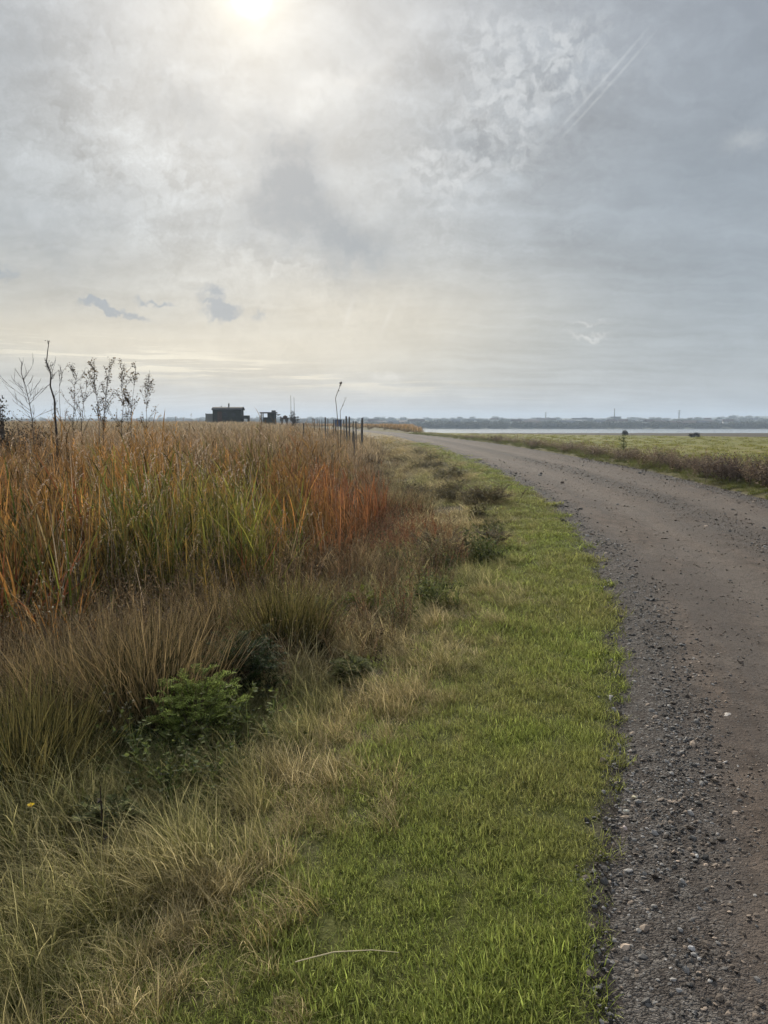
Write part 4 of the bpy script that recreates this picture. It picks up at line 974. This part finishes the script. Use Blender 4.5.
# ================================================================== RIGHT VERGE PLANTS
M_dw = plantmat('dead_weed', (.09, .062, .042), (.30, .22, .145), .25, .1, 1.); M_dw2 = plantmat('dark_dead_weed', (.045, .031, .023), (.15, .105, .078), .25, .1, 1.)
def clump(n, R, H, mat, nl=26, lw=(.012, .026)):
    me = weedtuft(n, R, H, True, lw, .5, nl); me.materials.clear(); me.materials.append(mat); return me
vr = random.Random(5); protos = [clump(34, .42, (.4, .85), M_dw, 30, (.018, .036)) for _ in range(3)]+[clump(38, .42, (.4, .8), M_dw2, 30, (.018, .036)) for _ in range(3)]
spots = [(17, 1.1), (17.6, 1.7), (18.3, .9), (19.2, 1.3), (20.1, .7), (20.9, 1.5), (22, 1.0), (23.2, 1.6), (24.6, .8), (26, 1.3), (27.5, 1.1), (29.5, 1.6), (31.5, .9), (33.5, 1.4), (36, 1.1), (39, 1.5), (42, 1.), (46, 1.3), (51, 1.1), (57, 1.3), (64, 1.2), (73, .9)]
spots = sorted(spots+[(a_*1.03+.4, (b_+1.1) if b_ < 1.3 else b_-.75) for a_, b_ in spots])
words_ = ['brown dead weed clump at the far edge of the track, by the right picture edge', 'dark weed clump behind the brown one at the right picture edge']
for i, (Yp, r) in enumerate(spots):
    x = float(xr(np.array([Yp]))[0])+r; dk = i in (1, 2, 4, 5, 7, 8, 10) or i % 4 == 0; me = protos[(3 if dk else 0)+i % 3]
    tall = .95 if i < 20 else .8
    o = put('dead_weed_clump', me, (x, Yp), words_[i] if i < 2 else ('brown dead weed clump standing along the far edge of the track' if not dk else 'dark dead weed clump standing along the far edge of the track'), 'weed clump', 'dead weed clumps along the far edge of the track', None, (1.15+.01*Yp, 1.15+.01*Yp, tall*vr.uniform(.75, 1.15)))
# tall dock on the verge and dark shrubs out on the meadow
x = gx_(620, 38); me_root = empty('dock_plant', (x, 38, gzf(x, 38)), 'taller branching green weed standing out above the verge', 'weed')
b = MB(); fo = MB(); hz_ = P3(620, 436, 38).z-gzf(x, 38)
b.tube([(0, 0, 0), (.02, 0, hz_*.6), (0, 0, hz_)], [.02, .015, .008], 5)
for i in range(16):
    z_ = U(.35, 1)*hz_; a = U(0, 6.28); L = U(.2, .5)*(1.3-z_/hz_); e = Vector((math.cos(a)*L, math.sin(a)*L, z_+L*.7)); b.tube([(0, 0, z_), e*.5+Vector((0, 0, z_*.5)), e], [.01, .008, .005], 4)
    for _ in range(22): fo.leaf(Vector((0, 0, z_)).lerp(e, U(.2, 1))+Vector((U(-.05, .05), U(-.05, .05), U(-.05, .05))), (U(-1, 1), U(-1, 1), U(-.3, 1)), (0, 0, 1), .07, .03)
b.build('stem', m_gs, me_root); fo.build('foliage', M_mid, me_root)
for (px, Yp, wp, hp, lab) in [(621, 165, 6, 5.5, 'dark bush on the meadow directly above the branching green weed'), (690, 140, 9, 3.5, 'dark wide bush on the shoreline towards the right edge')]:
    x = gx_(px, Yp); k_ = Yp/F
    leafball('meadow_bush', x, Yp, wp*k_/2, hp*k_+.1, 700, .2, M_sh, lab, 'bush', 'dark bushes near the shore')

# ================================================================== FAR SHORE
hx = np.linspace(-2900, 2900, 500); hy = np.array([640, 655, 680, 740, 850, 1000, 1200, 1450, 1700, 2000, 2400, 2950.])
HX, HY = np.meshgrid(hx, hy); an_ = HX/HY
prof = np.array([-4.6, -3.0, -2.4, -2.0, -.8, .8, 3.2, 6.0, 8.0, 9.5, 11, 5])[:, None]
HZ = prof+0*HX; am = np.clip((HY-800)/700, 0, 1.5)
HZ = HZ+(fbm(HX*.004, HY*.003, 301)-.5)*7*am+(fbm(HX*.012, HY*.01, 311)-.5)*2.5*am + ss(.35, .5, an_)*4.5*am - ss(.1, -.4, an_)*1.*am
m = bpy.data.meshes.new('far_hills'); vv = np.stack([HX, HY, HZ], -1).reshape(-1, 3); ii = np.arange(len(vv)).reshape(len(hy), len(hx))
m.from_pydata(vv.tolist(), [], np.stack([ii[:-1, :-1], ii[:-1, 1:], ii[1:, 1:], ii[1:, :-1]], -1).reshape(-1, 4).tolist()); m.polygons.foreach_set('use_smooth', [True]*len(m.polygons))
mt, t = newmat('far_fields'); P = t.node('ShaderNodeTexCoord').outputs['Object']
out(t, pbsdf(t, t.mix(t.rng(t.noise(t.mapping(P, (1, .35, 1)), .012, 5, .6), .4, .6), (.035, .045, .022), (.10, .095, .05)), .95, .1)); m.materials.append(mt)
o = bpy.data.objects.new('far_hills', m); C.objects.link(o); tag(o, kind='structure')
def hz_at(x, y):
    j = np.searchsorted(hy, y)-1; f = (y-hy[j])/(hy[j+1]-hy[j]); a = np.interp(x, hx, HZ[j]); b_ = np.interp(x, hx, HZ[j+1]); return float(a*(1-f)+b_*f)
def crown_mesh():
    b = MB(); cl = [(Vector((U(-.6, .6), U(-.6, .6), U(.25, .85))), U(.3, .5)) for _ in range(9)]
    for i in range(260):
        c, r = random.choice(cl); v = Vector((random.gauss(0, 1), random.gauss(0, 1), random.gauss(0, .8))).normalized()*r*U(.5, 1.05); p = c+v; p.z = max(0, p.z)
        b.leaf(p, (U(-1, 1), U(-1, 1), U(-1, 1)), (U(-1, 1), U(-1, 1), 1), .24, .2)
    return b.mesh('crown', m_inst)
N = 2600; yy = 645+900*RNG.random(N)**1.6; aa = -.62+1.2*RNG.random(N); xx = aa*yy; dens = fbm(xx*.012, yy*.012, 321)
row = RNG.random(N) < .3; yy = np.where(row, 652+18*RNG.random(N), yy); xx = np.where(row, aa*yy, xx)
k = (dens > .42) | row & (fbm(xx*.02, yy*0, 331) > .38); xx, yy = xx[k], yy[k]; N = len(xx)
zz = np.array([hz_at(a, b_) for a, b_ in zip(xx, yy)]); sz = rand3(N, 1.8, 4.4)*(1+.25*(yy-650)/600)
scatter('far_woods', [crown_mesh() for _ in range(5)], np.stack([xx, yy, zz-.3], -1), np.stack([0*xx, 0*xx, RNG.random(N)*6.28], -1), np.stack([sz*1.3, sz*1.3, sz], -1), RNG.integers(0, 5, N),
        lerp3((.020, .026, .014), (.045, .05, .022), RNG.random(N)), lerp3((.03, .04, .018), (.07, .065, .03), RNG.random(N)), 'hazy blue line of trees along the far shore', 'woods')
m_hw = [simple('far_wall_pale', (.50, .50, .47), .8, .1, .2), simple('far_wall_brick', (.13, .10, .085), .8, .2, .2), simple('far_wall_grey', (.16, .17, .18), .8, .1, .2)]
m_hr = [simple('far_roof_slate', (.09, .095, .11), .8, .1, .2), simple('far_roof_tile', (.09, .065, .055), .8, .1, .2)]
def house_mesh(w_, d_, h_, r_, wm, rm):
    b = MB(); b.box(-w_/2, w_/2, -d_/2, d_/2, -1.5, h_); nW = len(b.f)
    b.add([(-w_/2-.3, -d_/2-.3, h_+.01), (w_/2+.3, -d_/2-.3, h_+.01), (w_/2+.3, d_/2+.3, h_+.01), (-w_/2-.3, d_/2+.3, h_+.01), (-w_/2-.3, 0, h_+r_), (w_/2+.3, 0, h_+r_)], [(0, 1, 5, 4), (2, 3, 4, 5), (0, 4, 3), (1, 2, 5), (0, 3, 2, 1)])
    me = b.mesh('house', wm); me.materials.append(rm)
    for i, p_ in enumerate(me.polygons):
        if i >= nW: p_.material_index = 1
    return me
hm = [house_mesh(9, 7, 3.2, 2., m_hw[0], m_hr[0]), house_mesh(14, 8, 3.5, 1.8, m_hw[1], m_hr[1]), house_mesh(8, 7, 4.2, 2.2, m_hw[0], m_hr[1]), house_mesh(22, 10, 3.6, 1.2, m_hw[2], m_hr[0])]
hl = ['pale walled house with a slate roof in the haze of the far shore', 'brick building with a tiled roof in the haze of the far shore', 'pale walled house with a tiled roof in the haze of the far shore', 'long grey shed with a dark roof in the haze of the far shore']
rr_ = random.Random(11)
for i in range(46):
    Yp = rr_.choice([rr_.uniform(668, 720), rr_.uniform(720, 980)]); a = rr_.uniform(-.02, .5); k_ = rr_.choice([0, 0, 1, 2, 2, 3]); x = a*Yp
    o = bpy.data.objects.new('far_house', hm[k_]); C.objects.link(o); o.location = (x, Yp, hz_at(x, Yp)); o.rotation_euler = (0, 0, rr_.uniform(-.5, .5)); tag(o, hl[k_], 'house', ['slate roofed pale houses across the water', 'brick buildings across the water', 'tile roofed pale houses across the water', 'long grey sheds across the water'][k_])
def farbox(name, px0, px1, top, Y, label, cat, mat, d_=12, extra=None):
    a = P3(px0, top, Y); c = P3(px1, top, Y); gg = hz_at((a.x+c.x)/2, Y); root = empty(name, ((a.x+c.x)/2, Y, gg), label, cat); w_ = (c.x-a.x)/2; h_ = a.z-gg
    b = MB(); b.box(-w_, w_, -d_/2, d_/2, -2, h_-.6); b.build('wall', mat, root); b = MB(); b.box(-w_-.4, w_+.4, -d_/2-.4, d_/2+.4, h_-.597, h_); b.build('roof', m_hr[0], root); return root
farbox('apartment_block', 573, 591.5, 418.0, 880, 'long flat roofed block rising above the far trees', 'building', m_hw[2])
farbox('factory', 612.3, 619.5, 416.6, 900, 'small blocky factory at the foot of the tall chimney', 'building', m_hw[2])
farbox('warehouse', 700, 735, 423.8, 700, 'long pale warehouse near the water at the right', 'building', m_hw[0], 10)
farbox('warehouse', 640, 668, 424.0, 690, 'long grey warehouse near the water left of the pale one', 'building', m_hw[2], 10)
farbox('office_block', 435, 441, 420.2, 820, 'squat dark block above the trees at the left end of the water', 'building', m_hw[2])
farbox('office_block', 511, 517, 420.3, 800, 'squat block above the trees near the middle of the far shore', 'building', m_hw[1])
def mast(name, px, top, Y, label, cat, lattice):
    p = P3(px, top, Y); gg = hz_at(p.x, Y); H = p.z-gg; root = empty(name, (p.x, Y, gg), label, cat)
    if lattice:
        w_ = .8; b = MB()
        for sx in (-1, 1):
            for sy in (-1, 1): b.tube([(sx*w_, sy*w_, -1), (sx*.22, sy*.22, H)], .10, 4)
        n = 9
        for i in range(n):
            f0, f1 = i/n, (i+1)/n; a0 = w_+(.22-w_)*f0; a1 = w_+(.22-w_)*f1
            for sy in (-1, 1): b.tube([(-a0, sy*a0, H*f0), (a1, sy*a1, H*f1)], .06, 3); b.tube([(a0, sy*a0, H*f0), (-a1, sy*a1, H*f1)], .06, 3)
        b.build('lattice_tower', m_met, root); b = MB()
        for f in (.72, .84, .95): b.box(-1.9, 1.9, -.1, .1, H*f, H*f+.18)
        b.build('crossarm', m_met, root)
    else:
        b = MB(); b.tube([(0, 0, -1), (0, 0, H*.6), (0, 0, H)], [.8, .55, .45], 10); b.build('shaft', m_hw[2], root); b = MB(); b.tube([(0, 0, H-.6), (0, 0, H+.2)], .6, 10); b.build('rim', m_met, root)
mast('chimney', 614.6, 408.8, 905, 'tall thin chimney on the far shore beside the factory', 'chimney', False)
mast('pylon', 679.3, 410.0, 860, 'lattice pylon on the far shore right of the chimney', 'pylon', True)
mast('pylon', 545.8, 412.0, 980, 'faint lattice mast on the far shore left of the long block', 'pylon', True)

# ================================================================== HAZE
b = MB(); b.box(-3050, 3050, -3050, 3050, -8.5, 34); hz = b.build('haze'); tag(hz, kind='stuff'); tag(hz, 'thin blue grey haze over the marsh and far shore', 'haze')
mt = bpy.data.materials.new('haze_air'); mt.use_nodes = True; t = NT(mt.node_tree); t.n.clear()
pv = t.node('ShaderNodeVolumePrincipled'); pv.inputs['Color'].default_value = (.68, .82, 1., 1); pv.inputs['Density'].default_value = .00045; pv.inputs['Anisotropy'].default_value = .1
o_ = t.node('ShaderNodeOutputMaterial'); t.l.new(pv.outputs[0], o_.inputs['Volume']); hz.data.materials.append(mt)
